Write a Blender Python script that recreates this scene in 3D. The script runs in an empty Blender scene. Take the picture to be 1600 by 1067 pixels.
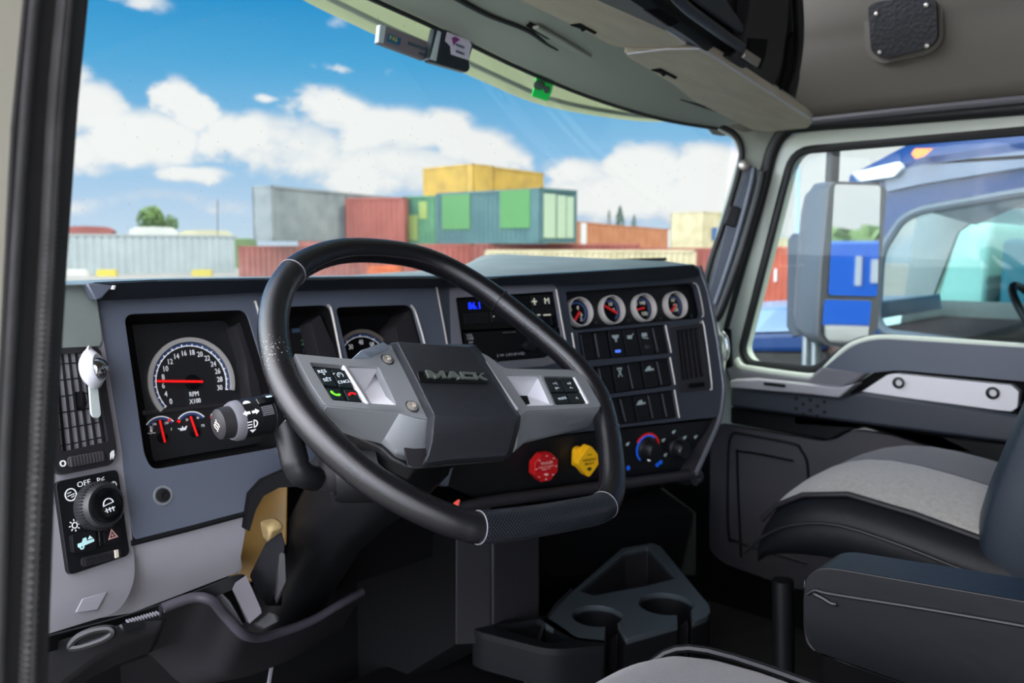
import bpy, bmesh, math, random
from mathutils import Vector, Matrix
from mathutils.geometry import tessellate_polygon
random.seed(7)
SC = bpy.context.scene
COL = SC.collection
V = Vector
CAMZ = 2.3            # eye height above the yard; all coordinates below are relative to the eye height

# ------------------------------------------------------------------ camera, light, exposure
FPX = 1340.0
YAW = math.radians(47.5); PIT = math.atan(142.5/FPX)
FW = V((math.sin(YAW)*math.cos(PIT), math.cos(YAW)*math.cos(PIT), -math.sin(PIT)))
RT = V((math.cos(YAW), -math.sin(YAW), 0)); UP = RT.cross(FW)
cd = bpy.data.cameras.new('camera'); cam = bpy.data.objects.new('camera', cd); COL.objects.link(cam)
cam.matrix_world = Matrix(((RT.x, UP.x, -FW.x, 0), (RT.y, UP.y, -FW.y, 0), (RT.z, UP.z, -FW.z, CAMZ), (0, 0, 0, 1)))
cd.sensor_width = 36; cd.lens = FPX/1600*36; cd.clip_start = .02; cd.clip_end = 2000
cd.dof.use_dof = True; cd.dof.focus_distance = .86; cd.dof.aperture_fstop = 7.5
SC.camera = cam
vs = SC.view_settings
vs.view_transform = 'Standard'; vs.look = 'None'; vs.exposure = 0.0; vs.gamma = 1; vs.use_curve_mapping = False
SC.display_settings.display_device = 'sRGB'

def ray(x, y): return FW + RT*((x-800)/FPX) - UP*((y-533.5)/FPX)
def dep(x, y, d): return ray(x, y)*d                       # point seen at a pixel, at a depth
def dim(c, k=.5):                                           # the same hue at a lower albedo
    return tuple(255*((q*k)**(1/2.4)*1.055-.055 if q*k > .0031 else q*k*12.92) for q in lin(c))
def lin(c): return tuple((v/255/12.92 if v/255 <= .04045 else ((v/255+.055)/1.055)**2.4) for v in c)

sl = bpy.data.lights.new('sun', 'SUN'); so = bpy.data.objects.new('sun', sl); COL.objects.link(so)
sl.energy = 7.0; sl.angle = math.radians(.6); sl.color = (1, .95, .86)
SUN = V((.42, -.60, 1.15)).normalized()
so.rotation_euler = SUN.to_track_quat('Z', 'Y').to_euler(); so.location = (0, 0, 30)

def world():
    w = bpy.data.worlds.new('sky'); SC.world = w; w.use_nodes = True
    nt = w.node_tree; N = nt.nodes; L = nt.links; N.clear()
    def m(op, a, b=None, c=None, clamp=False):
        n = N.new('ShaderNodeMath'); n.operation = op; n.use_clamp = clamp
        for i, q in enumerate((a, b, c)):
            if q is None: continue
            if isinstance(q, (int, float)): n.inputs[i].default_value = q
            else: L.new(q, n.inputs[i])
        return n.outputs[0]
    tc = N.new('ShaderNodeTexCoord'); sp = N.new('ShaderNodeSeparateXYZ'); L.new(tc.outputs['Generated'], sp.inputs[0])
    X, Y, Z = sp.outputs
    az = m('ARCTAN2', X, Y); el = m('ARCSINE', Z)
    # domain warp
    def noise(scale, detail, rough=.55, off=(0, 0, 0), stretch=(1, 1, 1)):
        mp = N.new('ShaderNodeMapping'); L.new(tc.outputs['Generated'], mp.inputs[0]); mp.inputs[1].default_value = off; mp.inputs[3].default_value = stretch
        n = N.new('ShaderNodeTexNoise'); L.new(mp.outputs[0], n.inputs[0]); n.inputs['Scale'].default_value = scale
        n.inputs['Detail'].default_value = detail; n.inputs['Roughness'].default_value = rough; return n.outputs['Fac']
    n1 = noise(7, 9, .6, stretch=(1, 1, 1.6)); n2 = noise(18, 6, .6, (3, 1, 2), (1, 1, 1.5)); n3 = noise(2.2, 5, .55, (5, 2, 1), (1, 1, 2.2))
    azw = m('ADD', az, m('MULTIPLY', m('SUBTRACT', n2, .5), .09)); elw = m('ADD', el, m('MULTIPLY', m('SUBTRACT', n1, .5), .06))
    blobs = [(95, 150, 60, 75, 1), (150, 175, 55, 60, 1), (285, 160, 46, 42, 1.05), (215, 215, 110, 52, 1.1), (385, 212, 80, 42, 1.1), (330, 185, 60, 30, .8), (120, 235, 80, 40, .9),
             (300, 272, 75, 20, .95), (150, 262, 70, 18, .6), (230, 310, 160, 22, .62), (120, 320, 60, 25, .6), (360, 325, 80, 22, .6),
             (520, 172, 70, 40, 1), (470, 235, 90, 60, .9), (600, 205, 95, 48, 1.1), (690, 200, 60, 36, 1.1), (740, 235, 75, 42, 1.1), (620, 265, 160, 45, 1.0), (420, 150, 30, 12, .7),
             (900, 275, 60, 30, 1.0), (1000, 262, 80, 40, 1.1), (1110, 262, 70, 40, 1.1), (960, 310, 150, 50, 1.1), (1090, 320, 140, 60, 1.0), (800, 250, 40, 30, .8),
             (235, 8, 60, 22, .7), (180, 0, 50, 16, .55), (520, 35, 40, 22, .62), (512, 103, 34, 12, .72), (603, 108, 20, 16, .5), (1020, 228, 20, 8, .6),
             (1350, 300, 260, 90, 1.1), (1500, 250, 240, 90, 1.1)]
    tot = None
    for (x, y, rx, ry, a) in blobs:
        d = ray(x, y).normalized(); d1 = ray(x+rx, y).normalized(); d2 = ray(x, y-ry).normalized()
        A = math.atan2(d.x, d.y); E = math.asin(d.z); sa = abs(math.atan2(d1.x, d1.y)-A); se = abs(math.asin(d2.z)-E)
        u = m('DIVIDE', m('SUBTRACT', azw, A), sa); v = m('DIVIDE', m('SUBTRACT', elw, E), se)
        g = m('MULTIPLY', m('EXPONENT', m('MULTIPLY', m('ADD', m('MULTIPLY', u, u), m('MULTIPLY', v, v)), -.75)), a)
        tot = g if tot is None else m('SMOOTH_MAX', tot, g, .12)
    # clouds all around the rest of the sky (outside the frame) from large noise
    fx, fy = math.sin(YAW), math.cos(YAW)
    infr = N.new('ShaderNodeMapRange'); infr.interpolation_type = 'SMOOTHSTEP'
    L.new(m('ADD', m('MULTIPLY', X, fx), m('MULTIPLY', Y, fy)), infr.inputs[0])
    infr.inputs[1].default_value = .35; infr.inputs[2].default_value = .75; infr.inputs[3].default_value = 1; infr.inputs[4].default_value = 0
    tot = m('MAXIMUM', tot, m('MULTIPLY', m('MULTIPLY', n3, 1.5), infr.outputs[0]))
    dens = m('ADD', tot, m('MULTIPLY', m('SUBTRACT', n2, .5), .55))
    dens = m('ADD', dens, m('MULTIPLY', m('SUBTRACT', n1, .5), .45))
    mr = N.new('ShaderNodeMapRange'); mr.interpolation_type = 'SMOOTHSTEP'; L.new(dens, mr.inputs[0])
    mr.inputs[1].default_value = .42; mr.inputs[2].default_value = .74
    mask = mr.outputs[0]
    # base sky colour by elevation
    cr = N.new('ShaderNodeValToRGB'); L.new(m('MULTIPLY', m('MAXIMUM', Z, 0), 2.0), cr.inputs[0])
    e = cr.color_ramp.elements; e[0].position = 0; e[0].color = (*lin((205, 220, 240)), 1); e[1].position = .9; e[1].color = (*lin((4, 100, 185)), 1)
    for pos, c in ((.1, (185, 208, 238)), (.22, (140, 190, 232)), (.40, (76, 164, 218)), (.56, (18, 138, 204))):
        q = cr.color_ramp.elements.new(pos); q.color = (*lin(c), 1)
    # cloud shade: bright tops, grey-violet bases
    cc = N.new('ShaderNodeValToRGB'); L.new(m('ADD', m('MULTIPLY', dens, .75), m('MULTIPLY', m('SUBTRACT', n1, .5), .9)), cc.inputs[0])
    e = cc.color_ramp.elements; e[0].position = .28; e[0].color = (*lin((198, 208, 228)), 1); e[1].position = .62; e[1].color = (*lin((248, 243, 245)), 1)
    mx = N.new('ShaderNodeMix'); mx.data_type = 'RGBA'; L.new(mask, mx.inputs[0]); L.new(cr.outputs[0], mx.inputs[6]); L.new(cc.outputs[0], mx.inputs[7])
    # added fill: much brighter sky lobe beyond the driver's door, lighting the cab
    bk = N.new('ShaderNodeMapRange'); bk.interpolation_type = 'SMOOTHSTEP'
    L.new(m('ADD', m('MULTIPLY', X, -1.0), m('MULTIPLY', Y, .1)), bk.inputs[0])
    bk.inputs[1].default_value = -.14; bk.inputs[2].default_value = .55; bk.inputs[3].default_value = 1.16; bk.inputs[4].default_value = SKY_FILL
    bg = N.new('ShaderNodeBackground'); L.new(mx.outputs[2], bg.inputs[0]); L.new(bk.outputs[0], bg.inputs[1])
    out = N.new('ShaderNodeOutputWorld'); L.new(bg.outputs[0], out.inputs[0])
    w.cycles.sampling_method = 'MANUAL'; w.cycles.sample_map_resolution = 1024
SKY_FILL = 10.0
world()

# ------------------------------------------------------------------ materials
MAT = {}
def mat(name, rgb, rough=.5, metal=0, bump=0, bscale=300, var=0, vscale=6, coat=0, spec=.5, var2=None, emit=None, btype='noise', stretch=(1, 1, 1), sheen=0):
    if name in MAT: return MAT[name]
    m = bpy.data.materials.new(name); m.use_nodes = True; nt = m.node_tree; N = nt.nodes; L = nt.links
    b = N['Principled BSDF']; c = (*lin(rgb), 1)
    b.inputs['Base Color'].default_value = c; b.inputs['Roughness'].default_value = rough; b.inputs['Metallic'].default_value = metal
    b.inputs['Coat Weight'].default_value = coat; b.inputs['Specular IOR Level'].default_value = spec
    if sheen: b.inputs['Sheen Weight'].default_value = sheen
    tc = N.new('ShaderNodeTexCoord'); mp = N.new('ShaderNodeMapping'); L.new(tc.outputs['Object'], mp.inputs[0]); mp.inputs[3].default_value = stretch
    n = N.new('ShaderNodeTexNoise'); L.new(mp.outputs[0], n.inputs[0]); n.inputs['Scale'].default_value = vscale; n.inputs['Detail'].default_value = 6
    if var:
        mx = N.new('ShaderNodeMix'); mx.data_type = 'RGBA'; mr = N.new('ShaderNodeMapRange'); L.new(n.outputs[0], mr.inputs[0]); mr.inputs[1].default_value = .35; mr.inputs[2].default_value = .68
        L.new(mr.outputs[0], mx.inputs[0]); mx.inputs[6].default_value = c
        c2 = (*lin(var2), 1) if var2 else tuple([q*(1-var) for q in c[:3]]+[1]); mx.inputs[7].default_value = c2
        L.new(mx.outputs[2], b.inputs['Base Color'])
        r = N.new('ShaderNodeMapRange'); L.new(n.outputs[0], r.inputs[0]); r.inputs[3].default_value = max(rough-.08, .03); r.inputs[4].default_value = min(rough+.1, 1); L.new(r.outputs[0], b.inputs['Roughness'])
    if bump:
        bp = N.new('ShaderNodeBump'); bp.inputs['Strength'].default_value = bump; bp.inputs['Distance'].default_value = .001
        if btype == 'voronoi':
            t = N.new('ShaderNodeTexVoronoi'); t.inputs['Scale'].default_value = bscale; o = t.outputs['Distance']
        elif btype == 'wave':
            t = N.new('ShaderNodeTexWave'); t.inputs['Scale'].default_value = bscale; o = t.outputs['Fac']
        else:
            t = N.new('ShaderNodeTexNoise'); t.inputs['Scale'].default_value = bscale; t.inputs['Detail'].default_value = 3; o = t.outputs['Fac']
        L.new(mp.outputs[0], t.inputs[0]); L.new(o, bp.inputs['Height']); L.new(bp.outputs[0], b.inputs['Normal'])
    if emit:
        b.inputs['Emission Color'].default_value = (*lin(emit[0]), 1); b.inputs['Emission Strength'].default_value = emit[1]
    MAT[name] = m; return m

def glass(name, tint=(245, 250, 248), refl=.05, dirt=0.0):
    m = bpy.data.materials.new(name); m.use_nodes = True; nt = m.node_tree; N = nt.nodes; L = nt.links; N.clear()
    t = N.new('ShaderNodeBsdfTransparent'); t.inputs[0].default_value = (*lin(tint), 1)
    g = N.new('ShaderNodeBsdfGlossy'); g.inputs['Roughness'].default_value = .02
    lw = N.new('ShaderNodeLayerWeight'); lw.inputs[0].default_value = .25
    k = N.new('ShaderNodeMath'); k.operation = 'MULTIPLY_ADD'; L.new(lw.outputs['Fresnel'], k.inputs[0]); k.inputs[1].default_value = refl*4; k.inputs[2].default_value = refl*.3; k.use_clamp = True
    mx = N.new('ShaderNodeMixShader'); L.new(k.outputs[0], mx.inputs[0]); L.new(t.outputs[0], mx.inputs[1]); L.new(g.outputs[0], mx.inputs[2])
    o = N.new('ShaderNodeOutputMaterial'); last = mx.outputs[0]
    if dirt:
        d = N.new('ShaderNodeBsdfDiffuse'); d.inputs[0].default_value = (.6, .62, .6, 1)
        tc = N.new('ShaderNodeTexCoord'); v = N.new('ShaderNodeTexVoronoi'); L.new(tc.outputs['Object'], v.inputs[0]); v.inputs['Scale'].default_value = 45
        mr = N.new('ShaderNodeMapRange'); L.new(v.outputs['Distance'], mr.inputs[0]); mr.inputs[1].default_value = .03; mr.inputs[2].default_value = .07; mr.inputs[3].default_value = dirt; mr.inputs[4].default_value = .015
        m2 = N.new('ShaderNodeMixShader'); L.new(mr.outputs[0], m2.inputs[0]); L.new(last, m2.inputs[1]); L.new(d.outputs[0], m2.inputs[2]); last = m2.outputs[0]
    L.new(last, o.inputs[0]); MAT[name] = m; return m

def translucent(name, rgb):
    m = bpy.data.materials.new(name); m.use_nodes = True; nt = m.node_tree; N = nt.nodes; L = nt.links; N.clear()
    d = N.new('ShaderNodeBsdfDiffuse'); t = N.new('ShaderNodeBsdfTranslucent'); d.inputs[0].default_value = t.inputs[0].default_value = (*lin(rgb), 1)
    x = N.new('ShaderNodeMixShader'); x.inputs[0].default_value = .6; L.new(d.outputs[0], x.inputs[1]); L.new(t.outputs[0], x.inputs[2])
    o = N.new('ShaderNodeOutputMaterial'); L.new(x.outputs[0], o.inputs[0]); MAT[name] = m; return m

def hexmat(name, base, line, scale):
    m = mat(name, base, .45); nt = m.node_tree; N = nt.nodes; L = nt.links; b = N['Principled BSDF']
    tc = N.new('ShaderNodeTexCoord'); v = N.new('ShaderNodeTexVoronoi'); v.feature = 'DISTANCE_TO_EDGE'; v.inputs['Randomness'].default_value = .12; v.inputs['Scale'].default_value = scale
    mp = N.new('ShaderNodeMapping'); mp.inputs[3].default_value = (1, 0, 1); L.new(tc.outputs['Object'], mp.inputs[0]); L.new(mp.outputs[0], v.inputs[0])
    mr = N.new('ShaderNodeMapRange'); L.new(v.outputs[0], mr.inputs[0]); mr.inputs[1].default_value = .02; mr.inputs[2].default_value = .09
    mx = N.new('ShaderNodeMix'); mx.data_type = 'RGBA'; L.new(mr.outputs[0], mx.inputs[0]); mx.inputs[6].default_value = (*lin(line), 1); mx.inputs[7].default_value = (*lin(base), 1)
    L.new(mx.outputs[2], b.inputs['Base Color']); return m

slate = mat('slate_plastic', (80, 86, 98), .42, bump=.12, bscale=1400, spec=.5)
slate_dk = mat('dark_slate_plastic', (46, 51, 60), .45, bump=.12, bscale=1400)
lgrey = mat('light_grey_plastic', (146, 145, 151), .5, bump=.15, bscale=1500, var=.08, vscale=14)
mgrey = mat('mid_grey_plastic', (96, 96, 102), .5, bump=.15, bscale=1500)
dgrey = mat('dark_grey_plastic', (36, 35, 38), .5, spec=.35, bump=.2, bscale=1300)
black = mat('black_plastic', (16, 17, 20), .42, bump=.12, bscale=1500, spec=.35)
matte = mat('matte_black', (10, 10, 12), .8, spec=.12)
gloss_b = mat('gloss_black', (10, 11, 13), .16)
ddash = mat('dash_top_vinyl', (132, 142, 137), .5, bump=.3, bscale=900, var=.15, vscale=9)
hood = mat('hood_vinyl', (20, 26, 33), .45, bump=.1, bscale=900)
leather = mat('wheel_leather', (17, 17, 21), .24, bump=.22, bscale=1500, btype='voronoi', spec=.7, var=.2, vscale=18)
armlea = mat('armrest_vinyl', (15, 16, 19), .38, bump=.4, bscale=45, spec=.35)
silver = mat('satin_silver', (134, 138, 141), .38, metal=.35, spec=.5)
silver_lt = mat('pale_silver', (206, 206, 210), .4, metal=.15)
trimsil = mat('trim_silver', (188, 182, 176), .35, metal=.3)
chrome = mat('chrome', (225, 226, 228), .12, metal=1)
steel = mat('steel', (196, 190, 180), .3, metal=.8)
cover = mat('hub_cover_vinyl', (36, 38, 43), .45, bump=.35, bscale=1300, btype='voronoi', var=.12, vscale=40)
white = mat('white_print', (225, 228, 230), .5, emit=((225, 228, 230), .1))
whitep = mat('white_plastic', (214, 216, 222), .35)
badge = mat('badge_metal', (132, 142, 136), .28, metal=.7)
red = mat('red_needle', (235, 20, 20), .4, emit=((235, 20, 20), .35))
redp = mat('red_plastic', (186, 22, 26), .35)
yelp = mat('yellow_plastic', (236, 178, 16), .4)
bluep = mat('blue_print', (20, 90, 210), .4, emit=((20, 90, 210), .15))
bluel = mat('blue_led', (20, 40, 255), .4, emit=((20, 50, 255), 1.6))
greenp = mat('green_print', (110, 210, 50), .4, emit=((110, 210, 50), .2))
cream = mat('cream_paint', (226, 224, 206), .4, var=.06, vscale=5, coat=.2)
rubber = mat('rubber_seal', (44, 44, 46), .6, bump=.2, bscale=600, var=.3, vscale=30)
blackrub = mat('black_rubber', (18, 20, 22), .55)
header_c = mat('headliner_vinyl', (158, 164, 152), .6, bump=.15, bscale=700)
beige = mat('headliner_beige', (104, 101, 92), .65, bump=.1, bscale=500)
visor_m = mat('visor_fabric', (196, 188, 166), .7, bump=.3, bscale=900, var=.15, vscale=7, stretch=(1, 5, 1))
doorpaint = mat('door_frame_paint', (190, 198, 186), .35, coat=.3)
pinkgrey = mat('door_lower_plastic', (66, 64, 70), .55, bump=.15, bscale=900)
fabric = mat('seat_fabric', (62, 60, 65), .85, bump=1.0, bscale=700, var=.22, vscale=450, sheen=.3)
fabric_dk = mat('seat_fabric_dark', (74, 74, 78), .85, bump=.8, bscale=700, var=.2, vscale=300, sheen=.2)
insert = mat('seat_insert_fabric', (156, 154, 147), .85, bump=.9, bscale=420, btype='voronoi', var=.16, vscale=120, sheen=.3)
sidevin = mat('seat_side_vinyl', (16, 18, 21), .5, bump=.4, bscale=350, spec=.25)
backvin = mat('backrest_vinyl', (24, 34, 44), .45, bump=.3, bscale=350)
tan = mat('insulation_tan', (128, 98, 40), .38, bump=.8, bscale=20, var=.25, vscale=9)
carpet = mat('floor_mat', (42, 40, 38), .85, bump=.8, bscale=200, var=.3, vscale=12)
clearg = glass('windshield_glass', (247, 251, 249), .05, .5)
sideg = glass('side_glass', (236, 244, 243), .03)
lens = glass('gauge_lens', (240, 244, 248), .10)
faceM = hexmat('gauge_face', (17, 18, 21), (34, 35, 40), 330)
spk = mat('speaker_mesh', (14, 18, 22), .6, bump=1, bscale=110, btype='voronoi')
mirror = mat('mirror_silver', (240, 242, 244), .02, metal=1)

# ------------------------------------------------------------------ geometry helpers
ORG = {}
class Fr:                                                    # a flat working frame in the cab
    def __init__(s, o, h, v):
        s.o = V(o); s.h = V(h).normalized(); v = V(v); s.v = (v - s.h*v.dot(s.h)).normalized(); s.n = s.h.cross(s.v)
    def P(s, a, b, c=0): return s.o + s.h*a + s.v*b + s.n*c
    def X(s, px, py, c=0):
        r = ray(px, py); return r*((s.o + s.n*c).dot(s.n)/r.dot(s.n))
    def L(s, px, py, c=0):
        d = s.X(px, py, c) - s.o; return (d.dot(s.h), d.dot(s.v))
    def LL(s, pts, c=0): return [s.L(x, y, c) for x, y in pts]
    def at(s, a, b, c=0): return Fr(s.P(a, b, c), s.h, s.v)

def rnd(pts, r, n=4):                                        # rounded corners
    out = []; k = len(pts)
    rs = r if isinstance(r, (list, tuple)) else [r]*k
    for i in range(k):
        p = V(pts[i]); a = V(pts[i-1]) - p; b = V(pts[(i+1) % k]) - p; R = min(rs[i], a.length*.48, b.length*.48)
        if R <= 1e-6: out.append(tuple(p)); continue
        p0 = p + a.normalized()*R; p1 = p + b.normalized()*R
        for j in range(n+1):
            t = j/n; out.append(tuple(p0*(1-t)**2 + p*2*t*(1-t) + p1*t*t))
    return out

def spline(pts, n=8, closed=False):
    P = [V(p) for p in pts]; k = len(P); out = []
    rng = range(k) if closed else range(k-1)
    for i in rng:
        if closed: a, b, c, d = P[i-1], P[i], P[(i+1) % k], P[(i+2) % k]
        else: a = P[max(i-1, 0)]; b = P[i]; c = P[i+1]; d = P[min(i+2, k-1)]
        for j in range(n):
            t = j/n; out.append(.5*((2*b) + (c-a)*t + (2*a-5*b+4*c-d)*t*t + (3*b-a-3*c+d)*t**3))
    if not closed: out.append(P[-1])
    return out

_txt = {}
def text_mesh(s):
    if s not in _txt:
        cu = bpy.data.curves.new('t', 'FONT'); cu.body = s; cu.size = 1; cu.align_x = 'CENTER'; cu.align_y = 'CENTER'; cu.extrude = .03; cu.resolution_u = 2
        ob = bpy.data.objects.new('t', cu); me = bpy.data.meshes.new_from_object(ob)
        _txt[s] = ([tuple(v.co) for v in me.vertices], [tuple(p.vertices) for p in me.polygons])
        bpy.data.objects.remove(ob); bpy.data.meshes.remove(me)
    return _txt[s]

class MB:
    def __init__(s): s.v = []; s.f = []
    def add(s, vs_, fs):
        k = len(s.v); s.v += [V(q) for q in vs_]; s.f += [tuple(i+k for i in f) for f in fs]; return s
    def plate(s, fr, outer, holes=(), c0=0, c1=.01):
        loops = [list(outer)] + [list(h) for h in holes]; flat = [p for l in loops for p in l]; n = len(flat)
        tri = tessellate_polygon([[V((p[0], p[1], 0)) for p in l] for l in loops])
        vs_ = [fr.P(p[0], p[1], c1) for p in flat] + [fr.P(p[0], p[1], c0) for p in flat]
        fs = [tuple(t) for t in tri] + [tuple(reversed([i+n for i in t])) for t in tri]; k = 0
        for l in loops:
            m = len(l); fs += [(k+i, k+(i+1) % m, n+k+(i+1) % m, n+k+i) for i in range(m)]; k += m
        return s.add(vs_, fs)
    def poly(s, pts3, back):                                  # solid from a 3-D polygon pushed by a vector
        n = len(pts3); P = [V(p) for p in pts3]; B = V(back)
        return s.add(P + [p+B for p in P], [tuple(range(n)), tuple(reversed(range(n, 2*n)))] + [(i, n+i, n+(i+1) % n, (i+1) % n) for i in range(n)])
    def box(s, fr, a0, b0, a1, b1, c0, c1): return s.plate(fr, [(a0, b0), (a1, b0), (a1, b1), (a0, b1)], (), c0, c1)
    def ubox(s, x0, y0, z0, x1, y1, z1): return s.box(Fr((0, 0, 0), (1, 0, 0), (0, 1, 0)), x0, y0, x1, y1, z0, z1)
    def tube(s, path, r, n=12, closed=False, caps=True, flat=1, upv=None):
        P = [V(p) for p in path]; k = len(P); rings = []; prev = None
        for i in range(k):
            if closed: t = (P[(i+1) % k] - P[i-1])
            else: t = P[min(i+1, k-1)] - P[max(i-1, 0)]
            t.normalize()
            if upv is not None: u = V(upv) - t*V(upv).dot(t)
            elif prev is None: u = t.orthogonal()
            else: u = prev - t*prev.dot(t)
            u.normalize(); prev = u; w = t.cross(u); R = r[i] if isinstance(r, (list, tuple)) else r
            rings.append([P[i] + u*math.cos(2*math.pi*j/n)*R*flat + w*math.sin(2*math.pi*j/n)*R for j in range(n)])
        return s.loft(rings, closed, caps)
    def loft(s, rings, closed=False, caps=True):
        n = len(rings[0]); k = len(rings); fs = []
        for i in range(k if closed else k-1):
            a, b = i*n, ((i+1) % k)*n
            fs += [(a+j, a+(j+1) % n, b+(j+1) % n, b+j) for j in range(n)]
        if caps and not closed: fs += [tuple(reversed(range(n))), tuple(range((k-1)*n, k*n))]
        return s.add([p for r_ in rings for p in r_], fs)
    def sheet(s, rows, thick=None):                           # grid of points -> thin solid
        nr = len(rows); nc = len(rows[0]); vs_ = [V(p) for r_ in rows for p in r_]
        fs = [(i*nc+j, i*nc+j+1, (i+1)*nc+j+1, (i+1)*nc+j) for i in range(nr-1) for j in range(nc-1)]
        if thick is not None:
            T = V(thick); n = len(vs_); vs_ += [v+T for v in vs_]; fs += [tuple(reversed([i+n for i in f])) for f in fs]
            bd = [j for j in range(nc)] + [i*nc+nc-1 for i in range(1, nr)] + [(nr-1)*nc+j for j in range(nc-2, -1, -1)] + [i*nc for i in range(nr-2, 0, -1)]
            fs += [(bd[(i+1) % len(bd)], bd[i], bd[i]+n, bd[(i+1) % len(bd)]+n) for i in range(len(bd))]
        return s.add(vs_, fs)
    def lathe(s, fr, a, b, prof, n=32, th0=0, th1=2*math.pi):
        full = abs(th1-th0-2*math.pi) < 1e-6; m = n if full else n+1
        rings = [[fr.P(a+r*math.cos(th0+(th1-th0)*j/n), b+r*math.sin(th0+(th1-th0)*j/n), c) for r, c in prof] for j in range(m)]
        return s.loft(rings, full, True)
    def text(s, fr, a, b, t, size, c=0, rot=0, sx=1, skew=0, depth=1):
        vs_, fs = text_mesh(t); ca, sa = math.cos(rot), math.sin(rot)
        return s.add([fr.P(a + ((x*sx+y*skew)*ca - y*sa)*size, b + ((x*sx+y*skew)*sa + y*ca)*size, c + (z+.03)*size*depth) for x, y, z in vs_], fs)
    def bar(s, fr, p, q, w, c0, c1):
        p = V(p); q = V(q); d = (q-p).normalized(); n = V((-d.y, d.x))*w/2
        return s.plate(fr, [p+n, p-n, q-n, q+n], (), c0, c1)
    def hull(s, pts):
        bm = bmesh.new()
        for p in pts: bm.verts.new(p)
        r = bmesh.ops.convex_hull(bm, input=bm.verts)
        bmesh.ops.delete(bm, geom=[e for e in set(r['geom_interior']) | set(r['geom_unused']) if isinstance(e, bmesh.types.BMVert)], context='VERTS')
        bm.verts.index_update(); s.add([v.co.copy() for v in bm.verts], [tuple(v.index for v in f.verts) for f in bm.faces]); bm.free(); return s
    def build(s, name, m, parent=None, bevel=0, seg=2, smooth=40, sub=0, **tg):
        P = [V((p.x, p.y, p.z+CAMZ)) for p in s.v]
        lo = V([min(p[i] for p in P) for i in range(3)]); hi = V([max(p[i] for p in P) for i in range(3)])
        o = (lo+hi)/2
        if parent is None: o.z = lo.z
        me = bpy.data.meshes.new(name); me.from_pydata([p-o for p in P], [], s.f); me.validate()
        bm = bmesh.new(); bm.from_mesh(me); bmesh.ops.recalc_face_normals(bm, faces=bm.faces)
        for f in bm.faces: f.smooth = True
        bm.to_mesh(me); bm.free()
        me.set_sharp_from_angle(angle=math.radians(smooth)); me.materials.append(m)
        ob = bpy.data.objects.new(name, me); COL.objects.link(ob); ORG[ob.name] = o
        if parent is not None: ob.parent = parent; ob.location = o - ORG[parent.name]
        else: ob.location = o
        if bevel:
            md = ob.modifiers.new('bevel', 'BEVEL'); md.width = bevel; md.segments = seg; md.limit_method = 'ANGLE'; md.angle_limit = math.radians(32); md.harden_normals = False
        if sub:
            md = ob.modifiers.new('sub', 'SUBSURF'); md.levels = sub; md.render_levels = sub
        for k, q in tg.items(): ob[k] = q
        return ob

def thing(name, loc, label, cat, group=None, kind=None):
    o = bpy.data.objects.new(name, None); COL.objects.link(o); L = V((loc[0], loc[1], loc[2]+CAMZ)); o.location = L; ORG[o.name] = L; o.empty_display_size = .05
    if label: o['label'] = label
    if cat: o['category'] = cat
    if group: o['group'] = group
    if kind: o['kind'] = kind
    return o
ST = dict(kind='structure')
# ================================================================== the cab shell (setting)
T = math.radians
def zx(x0, y0, k, pts): return [(x0+a/k, y0+b/k) for a, b in pts]

Dr = Fr((2.18, 1.0, 0), (0, -1, 0), (0, 0, 1))               # passenger side wall plane, a = toward the rear
Cl = Fr((.418, 1.05, -.06), (1, 0, 0), (0, math.sin(T(13.5)), math.cos(T(13.5))))      # instrument cluster plane
Hh = V((1, 0, -.0856)); Hy = V((0, -1, .075))
HD = Fr((.86, 1.08, .397), Hh, Hy.cross(Hh).cross(Hh)*-1)    # underside of the front headliner
if HD.n.z > 0: HD = Fr((.86, 1.08, .397), Hh, -HD.v)
st = math.sin(T(15)); ctt = math.cos(T(15))
Sk = Fr((.96, 1.05, -.059), (ctt, -st, 0), (st*math.sin(T(13.5)), ctt*math.sin(T(13.5)), math.cos(T(13.5))))  # centre stack, turned to the driver
Lf = Fr(Cl.X(190, 700), (math.cos(T(15)), math.sin(T(15)), 0), (-math.sin(T(15))*math.sin(T(12)), math.cos(T(15))*math.sin(T(12)), math.cos(T(12))))  # left column
Wh = Fr((.69, .745, -.142), (1, 0, 0), (0, math.sin(T(48)), math.cos(T(48))))          # steering wheel plane

FLZ = -1.05
b = MB().ubox(.06, -1.0, FLZ-.05, 2.26, 1.75, FLZ).build('floor', carpet, **ST)
MB().ubox(.06, -1.06, FLZ, 2.26, -1.0, 1.3).build('wall_rear', beige, **ST)
MB().ubox(2.235, -1.0, FLZ, 2.27, 1.7, -.46).build('trim_16', black, **ST)
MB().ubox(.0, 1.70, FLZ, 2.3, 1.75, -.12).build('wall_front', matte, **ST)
MB().ubox(.0, -1.06, 1.25, 2.3, 1.2, 1.3).build('ceiling', beige, **ST)
# left wall: above the open driver's door, and behind it
m = MB(); m.ubox(.0, -1.06, .56, .07, 1.2, 1.25); m.ubox(.0, -1.06, FLZ, .07, -.55, .56); m.build('wall_left', cream, **ST)

# right wall around the passenger door: upper headliner side
up = MB()
rows = []
for y in (1.25, .9, .5, 0, -.5, -1.0):
    rows.append([(2.2, y, .325), (2.17, y, .34), (2.155, y, .37), (2.13, y, .50), (2.12, y, .53), (2.105, y, .56), (2.09, y, .72), (2.02, y, .95), (1.85, y, 1.25)])
up.sheet(rows, (.05, 0, 0)); up.build('wall_right', beige, smooth=60, **ST)

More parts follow.
